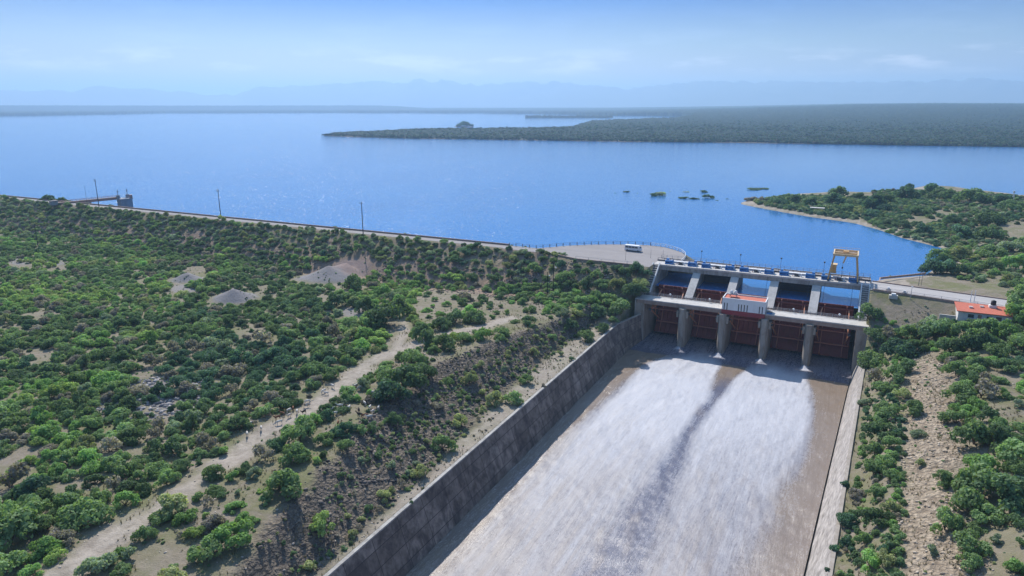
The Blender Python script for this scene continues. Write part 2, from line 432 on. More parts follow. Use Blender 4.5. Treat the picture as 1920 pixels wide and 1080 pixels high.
def mat_farland():
    m = NT('wooded_land')
    n = m.noise(.012, 7, .7); n2 = m.noise(.09, 5, .7)
    c = m.mix(m.ramp(n2, [(.38, 0.0), (.62, 1.0)]), (.012, .026, .020), (.034, .056, .034))
    c = m.mix(m.math('MULTIPLY', m.ramp(n, [(.58, 0.0), (.72, 1.0)]), .35), c, (.14, .11, .08))
    c = m.mix(m.attr('shore').outputs['Fac'], c, (.32, .25, .18))
    return m.fin(c, .95, m.bump(n2, .6, 3.0), .05)
M['farland'] = mat_farland()
M['mountain'] = paint('mountain_rock', (.15, .15, .15), .3, .0006, .95)

# ------------------------------------------------------------------ terrain
RW = lambda s: 76.0 - .0403 * np.clip(s, 0, 400)          # top line of the right channel wall
CREST = [(-2500, 26), (-58, 26), (-20, 26), (-4, 26)]
PLAZA = [(-72, 22), (-72, 29.6), (-58.4, 29), (-48.4, 41), (-40, 48), (-30.5, 53.4), (-22, 57.2), (-14.4, 58.7), (-8, 57.8), (-3.6, 54.6), (1.5, 50), (4.4, 44.6), (6.3, 37), (6.6, 28.2), (-2.9, 28.2), (-2.9, 15.2), (-34, 15.2), (-48, 21)]
RROAD_F = [(75.4, 15.2), (112.5, 7.2), (150, -2), (240, -30)]
RROAD_B = [(75.4, 28.6), (117, 20.5), (150, 11), (240, -17)]
LAND1 = [P(x, y, WL) for x, y in [(1385, 382), (1440, 393), (1520, 407), (1600, 418), (1645, 430), (1690, 446), (1770, 466), (1778, 480), (1752, 505), (1735, 517), (1660, 523), (1640, 527)]] + \
        [(78, 27), (120, 18), (260, -30), (900, -100), (1200, 300)] + [P(x, y, WL) for x, y in [(2300, 372), (1920, 366), (1800, 352), (1740, 347), (1700, 356), (1640, 360), (1560, 360), (1500, 363), (1430, 372), (1395, 378)]]
CT = np.array([(-18, 24, -6.5), (-28, 77, -5.2), (-34, 105, -4.8), (-28, 133, -5), (-22, 154, -5.2), (-12, 184, -6), (-45, 148, -5.5), (-50, 98, -5.5),
               (-40, 60, -6), (-30, 20, -7), (-12, 5, -7), (-60, 0, -9.5), (-100, 0, -11.5), (-160, 0, -12), (-260, 0, -12), (-400, 0, -12), (-150, 60, -11),
               (-150, 120, -9.5), (-100, 60, -9), (-90, 130, -7.5), (-80, 180, -8.5), (-60, 200, -7.5), (-250, 80, -12), (-160, 200, -13),
               (-320, 200, -13), (-300, 100, -12), (-110, 100, -7.5), (-75, 150, -8), (-600, 100, -12), (-100, 230, -10), (-30, 230, -6)])
TOPT = ([-40, 0, 24, 50, 77, 99, 119, 133, 154, 170, 184, 230], [-9, -12, -18, -23, -28.5, -33, -32, -27.5, -22, -17.5, -12.5, -11.5])
FOOT = ([-40, 0, 22, 48, 87, 118, 139, 170, 230], [-7, -9.5, -13, -14.4, -14, -11.3, -9.6, -8.2, -7.5])
MOUNDS = [(P(618, 522, -11), 16, 6.4), (P(650, 514, -11), 11, 5.0), (P(440, 562, -11), 10, 4.6), (P(352, 527, -11), 8, 3.6)]
TRACK = [P(x, y, -5.5) for x, y in [(60, 1110), (100, 1075), (200, 1005), (300, 950), (350, 915), (420, 865), (480, 815), (560, 782), (600, 750), (650, 712), (690, 680), (720, 665), (765, 650), (850, 622), (900, 612), (960, 592)]]
BRANCH = [P(x, y, -6) for x, y in [(745, 652), (757, 625), (758, 600)]]
def H(x, y, fine=True):
    x = np.asarray(x, float); y = np.asarray(y, float); s = -y
    # ---- left plateau
    w = 0; zz = 0
    for cx, cs, cz in CT:
        k = 1 / ((x - cx) ** 2 + (s - cs) ** 2 + 60.) ** 1.3; w = w + k; zz = zz + k * cz
    zl = zz / w
    zl = zl + fbm(x / 26, y / 26, 11) * .9 + fbm(x / 7, y / 7, 23, 3) * .28
    for (mx_, my_), r, h in MOUNDS:
        d = np.hypot(x - mx_, (y - my_) * 1.2) / r; zl = zl + h * np.clip(1 - d, 0, 1) ** 1.2
    tt = np.interp(s, *TOPT); tf = np.interp(s, *FOOT)
    kk = np.clip((x - tf) / (tt - tf), 0, 1)
    strip = -12.3 + .04 * np.clip(-6.2 - x, 0, 10) + 5.2 * (1 - sstep(2, 26, s))
    rough = fbm(x / 3.2, y / 3.2, 5, 4) * 1.5 * np.clip(kk * (1 - kk) * 4, 0, 1) + np.abs(fbm(x / 9, y / 9, 8, 3)) * 1.6 * np.clip(kk * (1 - kk) * 4, 0, 1)
    kq = kk + .07 * fbm(x / 6, y / 9, 19, 3) * (kk > .02) * (kk < .98)
    left = strip + (zl - strip) * np.interp(kq, [0, .12, .42, .52, .92, 1], [0, .03, .42, .46, 1, 1]) - rough * .5
    # ---- right bank
    d = x - RW(s); n = fbm(x / 5, y / 5, 31, 4)
    rb = -12.3 + 5.3 * sstep(1.5, 9, d) + 2.6 * sstep(9, 19, d) + 3.6 * sstep(18, 30, d) + n * .5 + .03 * np.clip(d - 30, 0, 60)
    rb = rb + (6.5 * (1 - sstep(4, 22, s))) * (1 - sstep(0, 14, d)) + 1.6 * (1 - sstep(0, 40, s)) * sstep(8, 25, d)
    rb = np.minimum(rb, .4 + fbm(x / 30, y / 30, 41) * .6)
    z = np.where(x < 30, left, rb)
    # ---- dam embankment, plaza and road fill
    dc = np.maximum(np.abs(y - 26) - 4.2, 0) + np.where(x > -3, 1e3, 0)
    emb = 2.9 - dc / 1.9 + fbm(x / 6, y / 6, 51, 3) * .5 * sstep(1, 6, dc)
    pin = inpoly(x, y, PLAZA); dp = np.where(pin, 0, np.clip(dline(x, y, PLAZA, True) - .4, 0, 1e9))
    emb = np.maximum(emb, 2.9 - dp / 1.6)
    rp = RROAD_F + RROAD_B[::-1]
    rin = inpoly(x, y, rp); dr = np.where(rin, 0, dline(x, y, rp, True) - .4)
    embr = 2.9 - np.clip(dr, 0, 1e9) / np.where(y > np.interp(x, [75, 240], [22, -24]), 2.4, 1.9) + n * .25 * sstep(1, 5, dr)
    # ---- reservoir bed and the near wooded point
    lin = inpoly(x, y, LAND1); dl = dline(x, y, LAND1, True); dl = np.where(lin, dl, -dl)
    bed = WL + np.clip(dl * .16, -8, .9) + np.clip((dl - 5) * .03, 0, 2.6) + fbm(x / 14, y / 14, 61, 4) * .5 * sstep(-2, 6, dl)
    z = np.where(y > 26, bed, z)
    z = np.where((y > 26) | (x < 30), np.maximum(z, emb), z)
    z = np.where(x > 75, np.maximum(z, embr), z)
    # ---- keep the channel and the gate structure clear
    ch = (x > -5.4 - .0 * s) & (x < RW(s) - .6) & (s > -2)
    gt = (x > -2.2) & (x < 74.6) & (s <= -2) & (s > -40)
    z = np.where(ch, -27.5, z)
    z = np.where(gt & (y < 33.5), -27.5, np.where(gt, np.minimum(z, -12.), z))
    return z
def gp(px, py, z=-7):
    zs_ = np.linspace(14, -16, 400); q = np.array([P(px, py, z_) for z_ in zs_]); h = H(q[:, 0], q[:, 1])
    i = int(np.argmax((zs_ <= h) & (h > -20))); return float(q[i, 0]), float(q[i, 1]), float(h[i])

def axis(lo, a, b, hi, st, g=1.06):
    c = list(np.arange(a, b + 1e-6, st)); q = [a]; d = st
    while q[-1] > lo: d *= g; q.append(q[-1] - d)
    r = [c[-1]]; d = st
    while r[-1] < hi: d *= g; r.append(r[-1] + d)
    return np.array(q[:0:-1] + c + r[1:])
us = axis(-1500, -150, 130, 1000, .95, 1.035); vs = axis(-330, -232, 62, 900, .95, 1.035)
# pull grid lines exactly onto the wall tops
i0 = np.argmin(abs(us + 5.9)); us[i0] = -5.9; us[i0 + 1] = -5.35
U, V = np.meshgrid(us, vs); S_ = -V
X = U.copy()
j0 = np.argmin(abs(us - 76.0)); us[j0] = 76.0; us[j0 - 1] = 75.35
X = np.repeat(us[None, :], len(vs), 0)
X = np.where(X > 30, X - (76.0 - RW(S_)) * sstep(30, 70, X) * (1 - sstep(150, 300, X)), X)
Z = H(X, V)
dt = dline(X, V, TRACK); db = dline(X, V, BRANCH)
nj = fbm(X / 5, V / 5, 77, 4)
track = np.maximum(1 - sstep(1.5, 4.6, dt + nj * 2.6), .8 * (1 - sstep(.8, 2.2, db + nj)))
kk_t = np.interp(S_, *TOPT); kk_f = np.interp(S_, *FOOT)
strip_m = sstep(0, 2.5, X - kk_f + nj * 1.5) * (X < -5) * (S_ > 14) * .75
track = np.maximum(track, strip_m)
rock = sstep(-1.5, 1.5, X - kk_t + nj * 3) * (1 - sstep(-1.5, 1.5, X - kk_f + nj * 2)) * (S_ > 8) * (X < 0)
dR = X - RW(S_)
pale = sstep(9, 12, dR + nj * 3) * (1 - sstep(19, 23, dR + nj * 4)) * (X > 60) * sstep(22, 34, S_ + nj * 4)
BARE = [(40, 491, 26, 7), (100, 493, 22, 6), (262, 513, 20, 8), (345, 541, 30, 9), (365, 505, 26, 8), (62, 583, 26, 10), (200, 645, 30, 9), (625, 545, 26, 12), (660, 585, 22, 10), (455, 607, 30, 8),
        (80, 662, 48, 14), (270, 690, 34, 16), (300, 742, 36, 32), (40, 858, 42, 22), (820, 568, 46, 28), (895, 548, 40, 22), (955, 572, 46, 24), (640, 520, 22, 12), (130, 905, 26, 12), (240, 835, 14, 12),
        (610, 505, 44, 18), (420, 553, 20, 9), (725, 492, 60, 6), (880, 600, 60, 14), (1010, 585, 40, 16), (535, 1005, 60, 34), (300, 1040, 60, 30), (430, 1060, 40, 20),
        (1768, 397, 24, 6), (1710, 416, 30, 7), (1907, 428, 30, 13), (1734, 403, 22, 5), (1622, 402, 17, 3), (1880, 700, 40, 14), (1895, 770, 45, 16), (1880, 1010, 60, 30), (1710, 590, 55, 22), (1760, 575, 60, 16), (1400, 383, 22, 4), (560, 600, 12, 5), (740, 610, 16, 14), (500, 540, 24, 9)]
PXg, PYg = proj(X, V, Z)
bare = np.zeros_like(Z)
for bx, by, rx, ry in BARE:
    dd = np.hypot((PXg - bx) / rx, (PYg - by) / ry) + nj * .35
    bare = np.maximum(bare, 1 - sstep(.75, 1.15, dd))
gravel = np.zeros_like(Z)
for (mx_, my_), r, h in MOUNDS: gravel = np.maximum(gravel, 1 - sstep(.75, 1.1, np.hypot(X - mx_, (V - my_) * 1.2) / r + nj * .15))
for bx, by, rx, ry in [(40, 491, 26, 7), (100, 493, 22, 6), (660, 585, 22, 10), (345, 541, 30, 9), (300, 742, 30, 28)]:
    gravel = np.maximum(gravel, .8 * (1 - sstep(.7, 1.1, np.hypot((PXg - bx) / rx, (PYg - by) / ry) + nj * .3)))
toe = (V > -16) & (V < 21) & (X < -45)
redr = np.where(toe, sstep(-14, -6, V + nj * 6) * (1 - sstep(8, 16, V + nj * 8)) * .9, 0)
redr = np.maximum(redr, np.where((V > 6) & (V < 22) & (X < -18), .35, 0))
pale = np.maximum(pale, np.where((X > -70) & (X < -12) & (V > -2) & (V < 15), .7 * sstep(.0, .25, nj + .1), 0))
inl = inpoly(X, V, LAND1); dlg = dline(X, V, LAND1, True)
shore_m = np.where((V > 27) & inl & (Z < WL + .95), 1., 0) * .9
track = np.maximum(track, shore_m); 
weeds = 1 - .55 * bare
weeds = np.where((X > 77) & (V > 12), 1.6, weeds * 1.2); weeds = np.where((V > 27) & (X > 60), 1.3, weeds)
ground = grid_mesh('ground', X, V, Z, M['ground'], dict(track=track, rock=rock, pale_rock=pale, gravel=gravel, weeds=weeds, red_rock=redr))
tag(ground, kind='structure')

# ------------------------------------------------------------------ far land and mountains (polar sheet round the camera)
FAR_F = [(600, 254.5), (630, 256), (760, 260), (900, 262), (1100, 265), (1250, 267), (1400, 268), (1560, 271), (1750, 274), (1920, 276), (2250, 281)]
az_px = np.linspace(-260, 2180, 1400)
rr = np.geomspace(1080, 31500, 620)
PX2, RR = np.meshgrid(az_px, rr)
thx = np.arctan2(PX2 - 960, math.hypot(F, 540 - HY))
wx = RR * np.sin(thx); wy = RR * np.cos(thx)
LX = (wx - O0[0]) * TT[0] + (wy - O0[1]) * TT[1]; LY = (wx - O0[0]) * UP[0] + (wy - O0[1]) * UP[1]
hd = CZ - WL
DD = RR * np.cos(thx); pyw = 540 - F * (DD * math.sin(PITCH) - hd * math.cos(PITCH)) / (DD * math.cos(PITCH) + hd * math.sin(PITCH))   # row where lake level shows
wob = fbm(LX / 300, LY / 300, 91, 4)
def dpy(pts): return np.interp(PX2, [p[0] for p in pts], [p[1] for p in pts])
front = dpy([(-300, 0), (598, 0), (600, 254.5)] + FAR_F[1:]); front = np.where(PX2 < 600, 0, front)
back = dpy([(600, 254), (640, 250.5), (800, 244.5), (1000, 242.5), (1070, 241.5), (1085, 237), (1110, 230), (1170, 227.5), (1265, 226.5), (1300, 222), (1330, 0)])
back = np.where(PX2 > 1330, 0, back)
landA = (pyw < front + wob * .8) & (pyw > back + wob * .8) & (PX2 > 603)
far = dpy([(-300, 221), (0, 218), (130, 216), (300, 212.5), (600, 211.5), (900, 212.5), (1000, 214), (1150, 217), (1280, 218.5), (1330, 223), (2300, 223)])
landB = pyw < far + wob * .5
spit = (np.abs(pyw - 220.6 - wob * .3) < .55) & (PX2 > 985) & (PX2 < 1150)
land = landA | landB | spit
hill = np.interp(PX2, [-300, 900, 1150, 1400, 1600, 1750, 1920, 2200], [6, 6, 10, 36, 62, 69, 66, 62])
rise = sstep(1800, 6200, RR)
hz = np.where(landA | landB, 1.5 + (hill - 1.5) * rise, 1.0)
lh = np.interp(PX2, [-300, 0, 40, 75, 130], [40, 32, 22, 6, 0]); hz = hz + lh * np.exp(-((RR - 4700) / 500.) ** 2)
lh2 = np.interp(PX2, [-300, 0, 400, 700, 745, 800], [85, 80, 74, 78, 60, 20]); hz = hz + lh2 * np.exp(-((RR - 9500) / 900.) ** 2) * .62 
can = (vnoise(LX / 7, LY / 7, 3) * 3.4 + vnoise(LX / 17, LY / 17, 4) * 2.2) * np.clip(RR / 1500, 1, 3)
edge = np.zeros_like(RR); edge[1:-1] = land[1:-1] & land[:-2]
dshore = np.where(landA, front - pyw, 9)
canm = np.where(land, sstep(.6, 2.2, dshore), 0)
ZF = np.where(land, WL + .6 + hz * np.where(landA, sstep(0, 14, front - pyw), 1) + can * canm, WL - 8)
shore_f = np.where(landA & (dshore < 1.3) & (fbm(LX / 120, LY / 120, 15) > .1), .4, 0)
keep = land[:-1, :-1] | land[1:, :-1] | land[:-1, 1:] | land[1:, 1:]
tag(grid_mesh('far_land', LX, LY, ZF, M['farland'], dict(shore=shore_f), keep), kind='structure')

RIDGE1 = [(-300, 172), (0, 168), (90, 167), (150, 166), (185, 161), (235, 162), (290, 166), (350, 170), (410, 176), (440, 174), (470, 164), (495, 158), (540, 157), (600, 157), (650, 155), (700, 152), (740, 153), (790, 146), (830, 147), (860, 150), (890, 157), (925, 156), (960, 153), (990, 151), (1020, 149), (1050, 152), (1085, 155), (1130, 161), (1180, 163), (1230, 158), (1290, 152), (1340, 151), (1400, 149), (1470, 151), (1530, 153), (1600, 153), (1680, 151), (1760, 147), (1810, 145), (1860, 148), (1920, 153), (2200, 160)]
def ridge(name, pts, r, depth, seed, k=1.0):
    px = np.linspace(-260, 2180, 700); rs = np.linspace(-1, 1, 26); A, B = np.meshgrid(px, rs)
    top = np.interp(A, [p[0] for p in pts], [p[1] for p in pts]) + fbm(A / 30, B * 0, seed, 5) * 1.6
    th = np.arctan2(A - 960, math.hypot(F, 540 - HY)); zt = CZ + (HY - top) / math.hypot(F, 540 - HY) * r * k * np.cos(th); RR_ = r + B * depth
    wx = RR_ * np.sin(th); wy = RR_ * np.cos(th)
    x = (wx - O0[0]) * TT[0] + (wy - O0[1]) * TT[1]; y = (wx - O0[0]) * UP[0] + (wy - O0[1]) * UP[1]
    prof = (1 - np.abs(B)) ** .9
    gul = 1 - .35 * np.abs(fbm(x / 500, y / 500, seed + 5, 5)) * (np.abs(B) > .03)
    return tag(grid_mesh(name, x, y, -5 + (zt + 5) * prof * gul, M['mountain']), kind='structure')
ridge('mountains', RIDGE1, 18500, 1900, 200)

# ------------------------------------------------------------------ water
def poly_water(name, loops, z, mat):
    pass
ys = np.concatenate([np.linspace(14.75, 60, 40), np.geomspace(62, 31000, 160)])
xs = np.concatenate([-np.geomspace(31000, 90, 80), np.linspace(-85, 380, 240), np.geomspace(390, 31000, 80)])
XX, YY = np.meshgrid(xs, ys)
YY = np.where(YY < 27.5, np.where((XX > -2.4) & (XX < 74.8), YY, 27.5 + 0 * YY), YY)
BAY = [P(x, y, WL) for x, y in [(1330, 486), (1360, 430), (1400, 396), (1450, 392), (1560, 410), (1620, 422), (1700, 447), (1790, 470), (1760, 512), (1640, 527), (1500, 510)]]
dby = dline(XX, YY, BAY, True); calm = np.where(inpoly(XX, YY, BAY), sstep(0, 60, dby), 0); calm = np.maximum(calm, .85 * sstep(-190, 20, XX) * (1 - sstep(500, 1500, YY)))
kp = np.hypot(np.diff(YY, axis=0)[:, :-1], 0) > .001
lake = grid_mesh('lake_water', XX, YY, np.full_like(XX, WL), M['lake'], dict(calm=calm), kp)
tag(lake, kind='structure')

# chute water between the walls
WBL = lambda s: np.interp(s, [-20, 0, 12, 300], [.25, .25, -1.3, -1.3])
WBR = lambda s: np.interp(s, [-20, 0, 20, 125, 300], [72.3, 72.3, 71.0, 65.9, 58.9])
sg = np.arange(-15.2, 262, .55); tg = np.linspace(0, 1, 150)
TG, SG = np.meshgrid(tg, sg)
XC = WBL(SG) - .6 + (WBR(SG) + .6 - WBL(SG) + .6) * TG
def edge_of(pts):
    q = [P(x, y, CW) for x, y in pts]; q = sorted([(-b, a) for a, b in q]); return [a for a, b in q], [b for a, b in q]
L0 = ([0, 14, 22, 60, 110, 150, 260], [13.5, 12.5, 8.5, 5.6, 4.2, 4.5, 5])
L1 = edge_of([(1360, 668), (1354, 690), (1326, 750), (1288, 800), (1252, 850), (1220, 900), (1146, 1000), (1080, 1080)])
R0 = edge_of([(1415, 680), (1391, 700), (1342, 750), (1313, 800), (1285, 850), (1262, 900), (1226, 1000), (1196, 1080)])
R1 = edge_of([(1528, 700), (1526, 725), (1518, 800), (1508, 850), (1487, 900), (1460, 950), (1430, 1000), (1385, 1080)])
wv = fbm(XC / 6, SG / 22, 301, 4); wv2 = fbm(XC / 2.5, SG / 9, 302, 3)
def lobe(a, b, sa, sb):
    xa = np.interp(SG, *a); xb = np.interp(SG, *b); d = wv * 1.6 + wv2 * .7
    return sstep(-sa, sa, XC - xa + d) * (1 - sstep(-sb, sb, XC - xb + d))
wid = 1 + SG / 45.
foam = np.maximum(lobe(L0, L1, 1.6 * wid, 1.1 * wid), lobe(R0, R1, 1.0 * wid, 1.3 * wid))
onset = np.interp(XC, [0, 13, 21, 29, 36, 43.4, 50, 58, 66], [20, 9, 5, 3.5, 12, 4.5, 2.5, 5, 30])
foam = foam * (.35 + .65 * sstep(2, 12, SG - onset + wv * 3)) * sstep(-3, 6, SG - onset + wv * 3)
fade = 1 - .66 * sstep(38, 140, SG + (XC - 30) * .45) - .10 * sstep(150, 200, SG)
foam = foam * fade * .90 + .05 * (SG > 30)
foam = np.clip(foam + .10 * sstep(60, 130, SG) + .30 * (1 - sstep(4, 16, SG)), 0, 1)
silt = np.clip(1 - sstep(.05, .55, foam) * .6, 0, 1)
midk = sstep(-3, 1, XC - np.interp(SG, *L1)) * (1 - sstep(-1, 3, XC - np.interp(SG, *R0)))
silt = silt * (1 - midk * np.interp(SG, [10, 18, 34, 60, 260], [.1, .1, .85, .8, .7]))
silt = np.clip(silt + .25 * sstep(.0, .5, wv2 + wv), 0, 1)
silt = np.where(SG < 12, .20 + .4 * wv, silt)  # silt cut near the gates: the deck's bluish shade put into the colour
silt = np.clip(np.maximum(silt, .85 * (1 - sstep(4, 9, XC - WBL(SG))) * (SG > 12)), 0, 1)
ZC = CW + .10 * wv2 + .14 * fbm(XC / 1.3, SG / 2.4, 310, 3) + .25 * fbm(XC / 5, SG / 8, 311, 2)
# standing waves thrown up behind each pier nose
NOSE = [14.5, 29, 43.5, 58]
for k, nx in enumerate(NOSE):
    dx = XC - nx; ds = SG - 2.6
    ZC += .7 * np.exp(-(dx / 1.1) ** 2 - (ds / 1.5) ** 2)
    arm = np.abs(np.abs(dx) - .38 * np.clip(ds, 0, 9)) < .55
    foam = np.where((ds > -1.2) & (ds < 1.8 + (k % 2)) & (np.abs(dx + .4 - .5 * (k % 2)) < .9 + .2 * ds), np.maximum(foam, .95), foam)
cw = grid_mesh('chute_water', XC, -SG, ZC, M['chute'], dict(foam=foam, silt=silt, worn=sstep(60, 140, SG)))
tag(cw, kind='structure')

# ------------------------------------------------------------------ channel walls
def channel_wall(name, top, base, th, mat, capmat, label, sgn, zt=-12.2, s1=262):
    ss = np.arange(0, s1, 2.0); n = len(ss)
    rows = []
    for q, (fn, z) in enumerate([(base, -24.5), (lambda s: base(s) * .5 + top(s) * .5, (-24.5 + zt) / 2), (top, zt)]):
        rows.append([(float(fn(s)), -float(s), z) for s in ss])
    rows.append([(float(top(s)) + sgn * th, -float(s), zt) for s in ss]); rows.append([(float(top(s)) + sgn * th, -float(s), -24.5) for s in ss])
    A = np.array(rows)
    root = thing(name, label, 'wall', (float(top(0)), 0, zt))
    o = grid_mesh('wall_face', A[:, :, 0] - root.location.x, A[:, :, 1], A[:, :, 2] - zt, mat,
                  dict(along=A[:, :, 1] * -1, up=A[:, :, 2] + 30), smooth=False); o.parent = root
    c = MB()
    for i in range(n - 1):
        x0, x1 = float(top(ss[i])), float(top(ss[i + 1])); a = .12 * -sgn
        vs_ = []
        for x, s in ((x0, ss[i]), (x1, ss[i + 1])):
            for ox, oz in ((a, -.05), (sgn * (th + .05), -.05), (sgn * (th + .05), .28), (a, .28)):
                vs_.append((x + ox - root.location.x, -s, oz))
        c.add(vs_, [(0, 1, 5, 4), (1, 2, 6, 5), (2, 3, 7, 6), (3, 0, 4, 7)])
    c.build('coping', capmat, root)
    return root
LT = lambda s: np.interp(s, [0, 16, 300], [-1.2, -5.2, -5.2])
LB = lambda s: np.interp(s, [0, 16, 300], [0.0, -1.0, -1.0])
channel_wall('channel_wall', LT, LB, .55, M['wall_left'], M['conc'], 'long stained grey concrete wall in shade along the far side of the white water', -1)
RTf = lambda s: RW(s) - 0.0; RBf = lambda s: np.interp(s, [0, 20, 125, 300], [72.5, 71.4, 66.2, 59.2])
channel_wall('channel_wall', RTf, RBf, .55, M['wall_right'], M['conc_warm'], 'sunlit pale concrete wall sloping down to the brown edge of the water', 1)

# ------------------------------------------------------------------ spillway structure
dam = thing('spillway_dam', 'concrete spillway of five bays with piers, hoist deck, road bridge and lower walkway', 'dam', (36, 10, -22))
def rel(o, root):
    o.parent = root; o.matrix_parent_inverse = Matrix.Translation(-Vector(root.location)); return o
ND = -6.0
prof_pier = [(-1.6, -25), (-1.6, -7.6), (8.2, -7.6), (8.2, -6.4), (9.2, -6.2), (22.0, .75), (34, .75), (36.5, -6), (36.5, -25)]
for i, nx in enumerate(NOSE):
    m = MB(); w = 1.35
    m.prism([(0, -25), (0, -7.62), (9.0, -7.62), (9.0, -6.1), (22.05, .78), (34, .78), (36.5, -25)], nx - w, nx + w)
    m.prismz([(nx - w, 0), (nx - .75, -1.7), (nx + .75, -1.7), (nx + w, 0)], -25, -7.63)
    rel(m.build('pier', M['conc_pier']), dam)
    c = MB(); c.prism([(9.0, -6.05), (22.0, .83), (22.0, 1.02), (8.7, -5.85)], nx - w - .12, nx + w + .12)
    rel(c.build('pier_capping', M['conc_light']), dam)
    for sg_ in (-1, 1):
        b = MB(); b.prism([(-.4, -11.2), (2.6, -11.2), (2.6, -8.7), (-.4, -8.7)], nx + sg_ * (w + .02), nx + sg_ * (w + .75))
        rel(b.build('trunnion_corbel', M['conc_pier']), dam)
for x0, x1 in ((-3.2, 0.0), (72.5, 75.4)):
    m = MB(); m.prism([(0, -25), (0, -7.62), (9.0, -7.62), (9.0, -6.3), (22.05, .75), (34, .75), (36.5, -25)], x0, x1)
    rel(m.build('abutment', M['conc_pier']), dam)
# lower deck
m = MB(); m.box(-3.6, 76.0, 0, 6.6, -6.38, -6.0); rel(m.build('walkway_slab', M['conc_light']), dam)
m = MB(); m.box(-2.9, 75.5, .03, 1.1, -7.7, -6.382); m.box(-2.9, 75.5, 5.4, 6.2, -7.7, -6.382); rel(m.build('walkway_girder', M['conc_brown']), dam)
# upper hoist deck and road bridge
m = MB(); m.box(-3.3, 75.6, 22.0, 28.4, 2.35, 3.0); rel(m.build('hoist_deck', M['conc_light']), dam)
m = MB(); m.box(-2.6, 75.0, 22.25, 23.0, .8, 2.348); m.box(-2.6, 75, 27.2, 28.0, .8, 2.348); rel(m.build('deck_girder', M['conc']), dam)
m = MB(); m.box(-3.3, 75.6, 28.75, 34.4, 2.2, 2.95); rel(m.build('bridge_slab', M['road']), dam)
m = MB(); m.box(-3.2, 75.5, 28.42, 28.72, 2.3, 3.55); rel(m.build('kerb_beam', M['rail_dark']), dam)
m = MB(); m.box(-3.2, 75.5, 34.05, 34.4, 2.952, 3.25); rel(m.build('bridge_kerb', M['conc']), dam)
# ogee sill under the gates
m = MB(); m.prism([(8, -26), (10, -25), (13, -24.0), (16, -23.4), (22, -23), (36, -22.6), (36, -26)], 0.02, 72.48); rel(m.build('sill', M['conc']), dam)
# flights of steps on both end abutments
def stair(x0, x1, y0, z0, y1, z1, n):
    m = MB()
    m.prism([(y0, z0 - .5), (y1, z1 - .5), (y1, z1 - .02), (y0, z0 - .02)], x0 + .3, x1 - .3)
    o = rel(m.build('stair_flight', M['steel']), dam)  # dark colour on the base stands in for shade between the treads
    m = MB()
    for i in range(n):
        a = (i + .25) / n; ya = y0 + (y1 - y0) * a; zt = z0 + (z1 - z0) * a
        m.box(x0 + .28, x1 - .28, ya, ya + (y1 - y0) / n * .6, zt - .15, zt + .32)
    rel(m.build('stair_tread', M['conc_light']), dam)
    for x in (x0, x1):
        s_ = MB(); s_.beam((x, y0, z0 + .35), (x, y1, z1 + .35), .45, .9)
        rel(s_.build('stair_stringer', M['offwhite']), dam)
stair(-3.1, -.5, 8.4, -6.0, 21.9, 3.0, 13); stair(72.6, 75.2, 7.0, -6.0, 21.9, 3.0, 16)
# flank walls of the abutments
m = MB(); m.prism([(0, -22), (0, -6.6), (9, -6.4), (22, .5), (34.4, 2.3), (34.4, -12), (20, -20)], 75.42, 75.9); rel(m.build('flank_wall', M['conc']), dam); m = MB(); m.prism([(0, -22), (0, -6.6), (9, -6.4), (22, .5), (34.4, 2.3), (34.4, -12), (20, -20)], -3.7, -3.22)
rel(m.build('flank_wall', M['conc']), dam)

# radial gates
def make_gate():
    g = thing('radial_gate', '', 'floodgate', (7.25, 15, -11))
    W = 5.75; R0_ = 15.0; cy, cz = 1.0 - 15, -10.0 + 11     # local
    def arc(r, a): return cy + r * math.cos(a), cz + r * math.sin(a)
    a0, a1 = math.asin(-11.6 / 15), math.asin(6.7 / 15); n = 18
    A = [a0 + (a1 - a0) * i / n for i in range(n + 1)]
    prof = [arc(R0_, a) for a in A] + [arc(R0_ - .12, a) for a in A[::-1]]
    MB().prism(prof, -W, W).build('skin_plate', M['red_gate'], g)
    v = MB()
    for x in (-4.9, -3.3, -1.7, 0, 1.7, 3.3, 4.9):
        p = [arc(R0_ - .13, a) for a in A] + [arc(R0_ - .5, a) for a in A[::-1]]; v.prism(p, x - .07, x + .07)
    v.build('stiffener', M['red_gate'], g)
    for z_, mat in ((-8.2, 'red_rib'), (-3.2, 'red_gate'), (1.2, 'red_rib'), (5.6, 'red_gate')):
        a = math.asin(z_ / 15); y, z = arc(R0_ - .85, a); MB().box(-W + .05, W - .05, y - .35, y + .3, z - .2, z + .2).build('girder', M[mat], g)
    for x in (-3.6, 3.6):
        v = MB(); p = [arc(R0_ - .52, a) for a in A] + [arc(R0_ - .9, a) for a in A[::-1]]; v.prism(p, x - .14, x + .14); v.build('girder', M['red_rib'], g)
    for sx in (-1, 1):
        for a in (-.52, -.02, .36):
            y, z = arc(R0_ - 1.0, a); MB().beam((sx * 5.1, cy + .3, cz), (sx * 4.3, y, z), .3, .42).build('arm', M['orange_arm'], g)
        y0, z0 = arc(7.5, -.52); y1, z1 = arc(7.5, .36)
        MB().beam((sx * 4.72, y0, z0), (sx * 4.72, y1, z1), .22).build('brace', M['orange_arm'], g)
        MB().cyl((sx * 4.7, cy, cz), (sx * 5.7, cy, cz), .45).build('trunnion', M['steel'], g)
        y, z = arc(R0_ - .3, a1 - .02)
        MB().cyl((sx * 4.6, y - .2, z - 6), (sx * 4.6, y + 7.6, 13.4), .055, n=6).build('hoist_cable', M['steel'], g)
    MB().cyl((-5.0, cy + 1.0, cz + .3), (5.0, cy + 1.0, cz + .3), .13, n=8).build('tie_rod', M['red_rib'], g)
    return g
ORD = ['leftmost', 'second', 'middle', 'fourth', 'rightmost']
g0 = make_gate()
BAYX = [7.25, 21.75, 36.25, 50.75, 65.25]
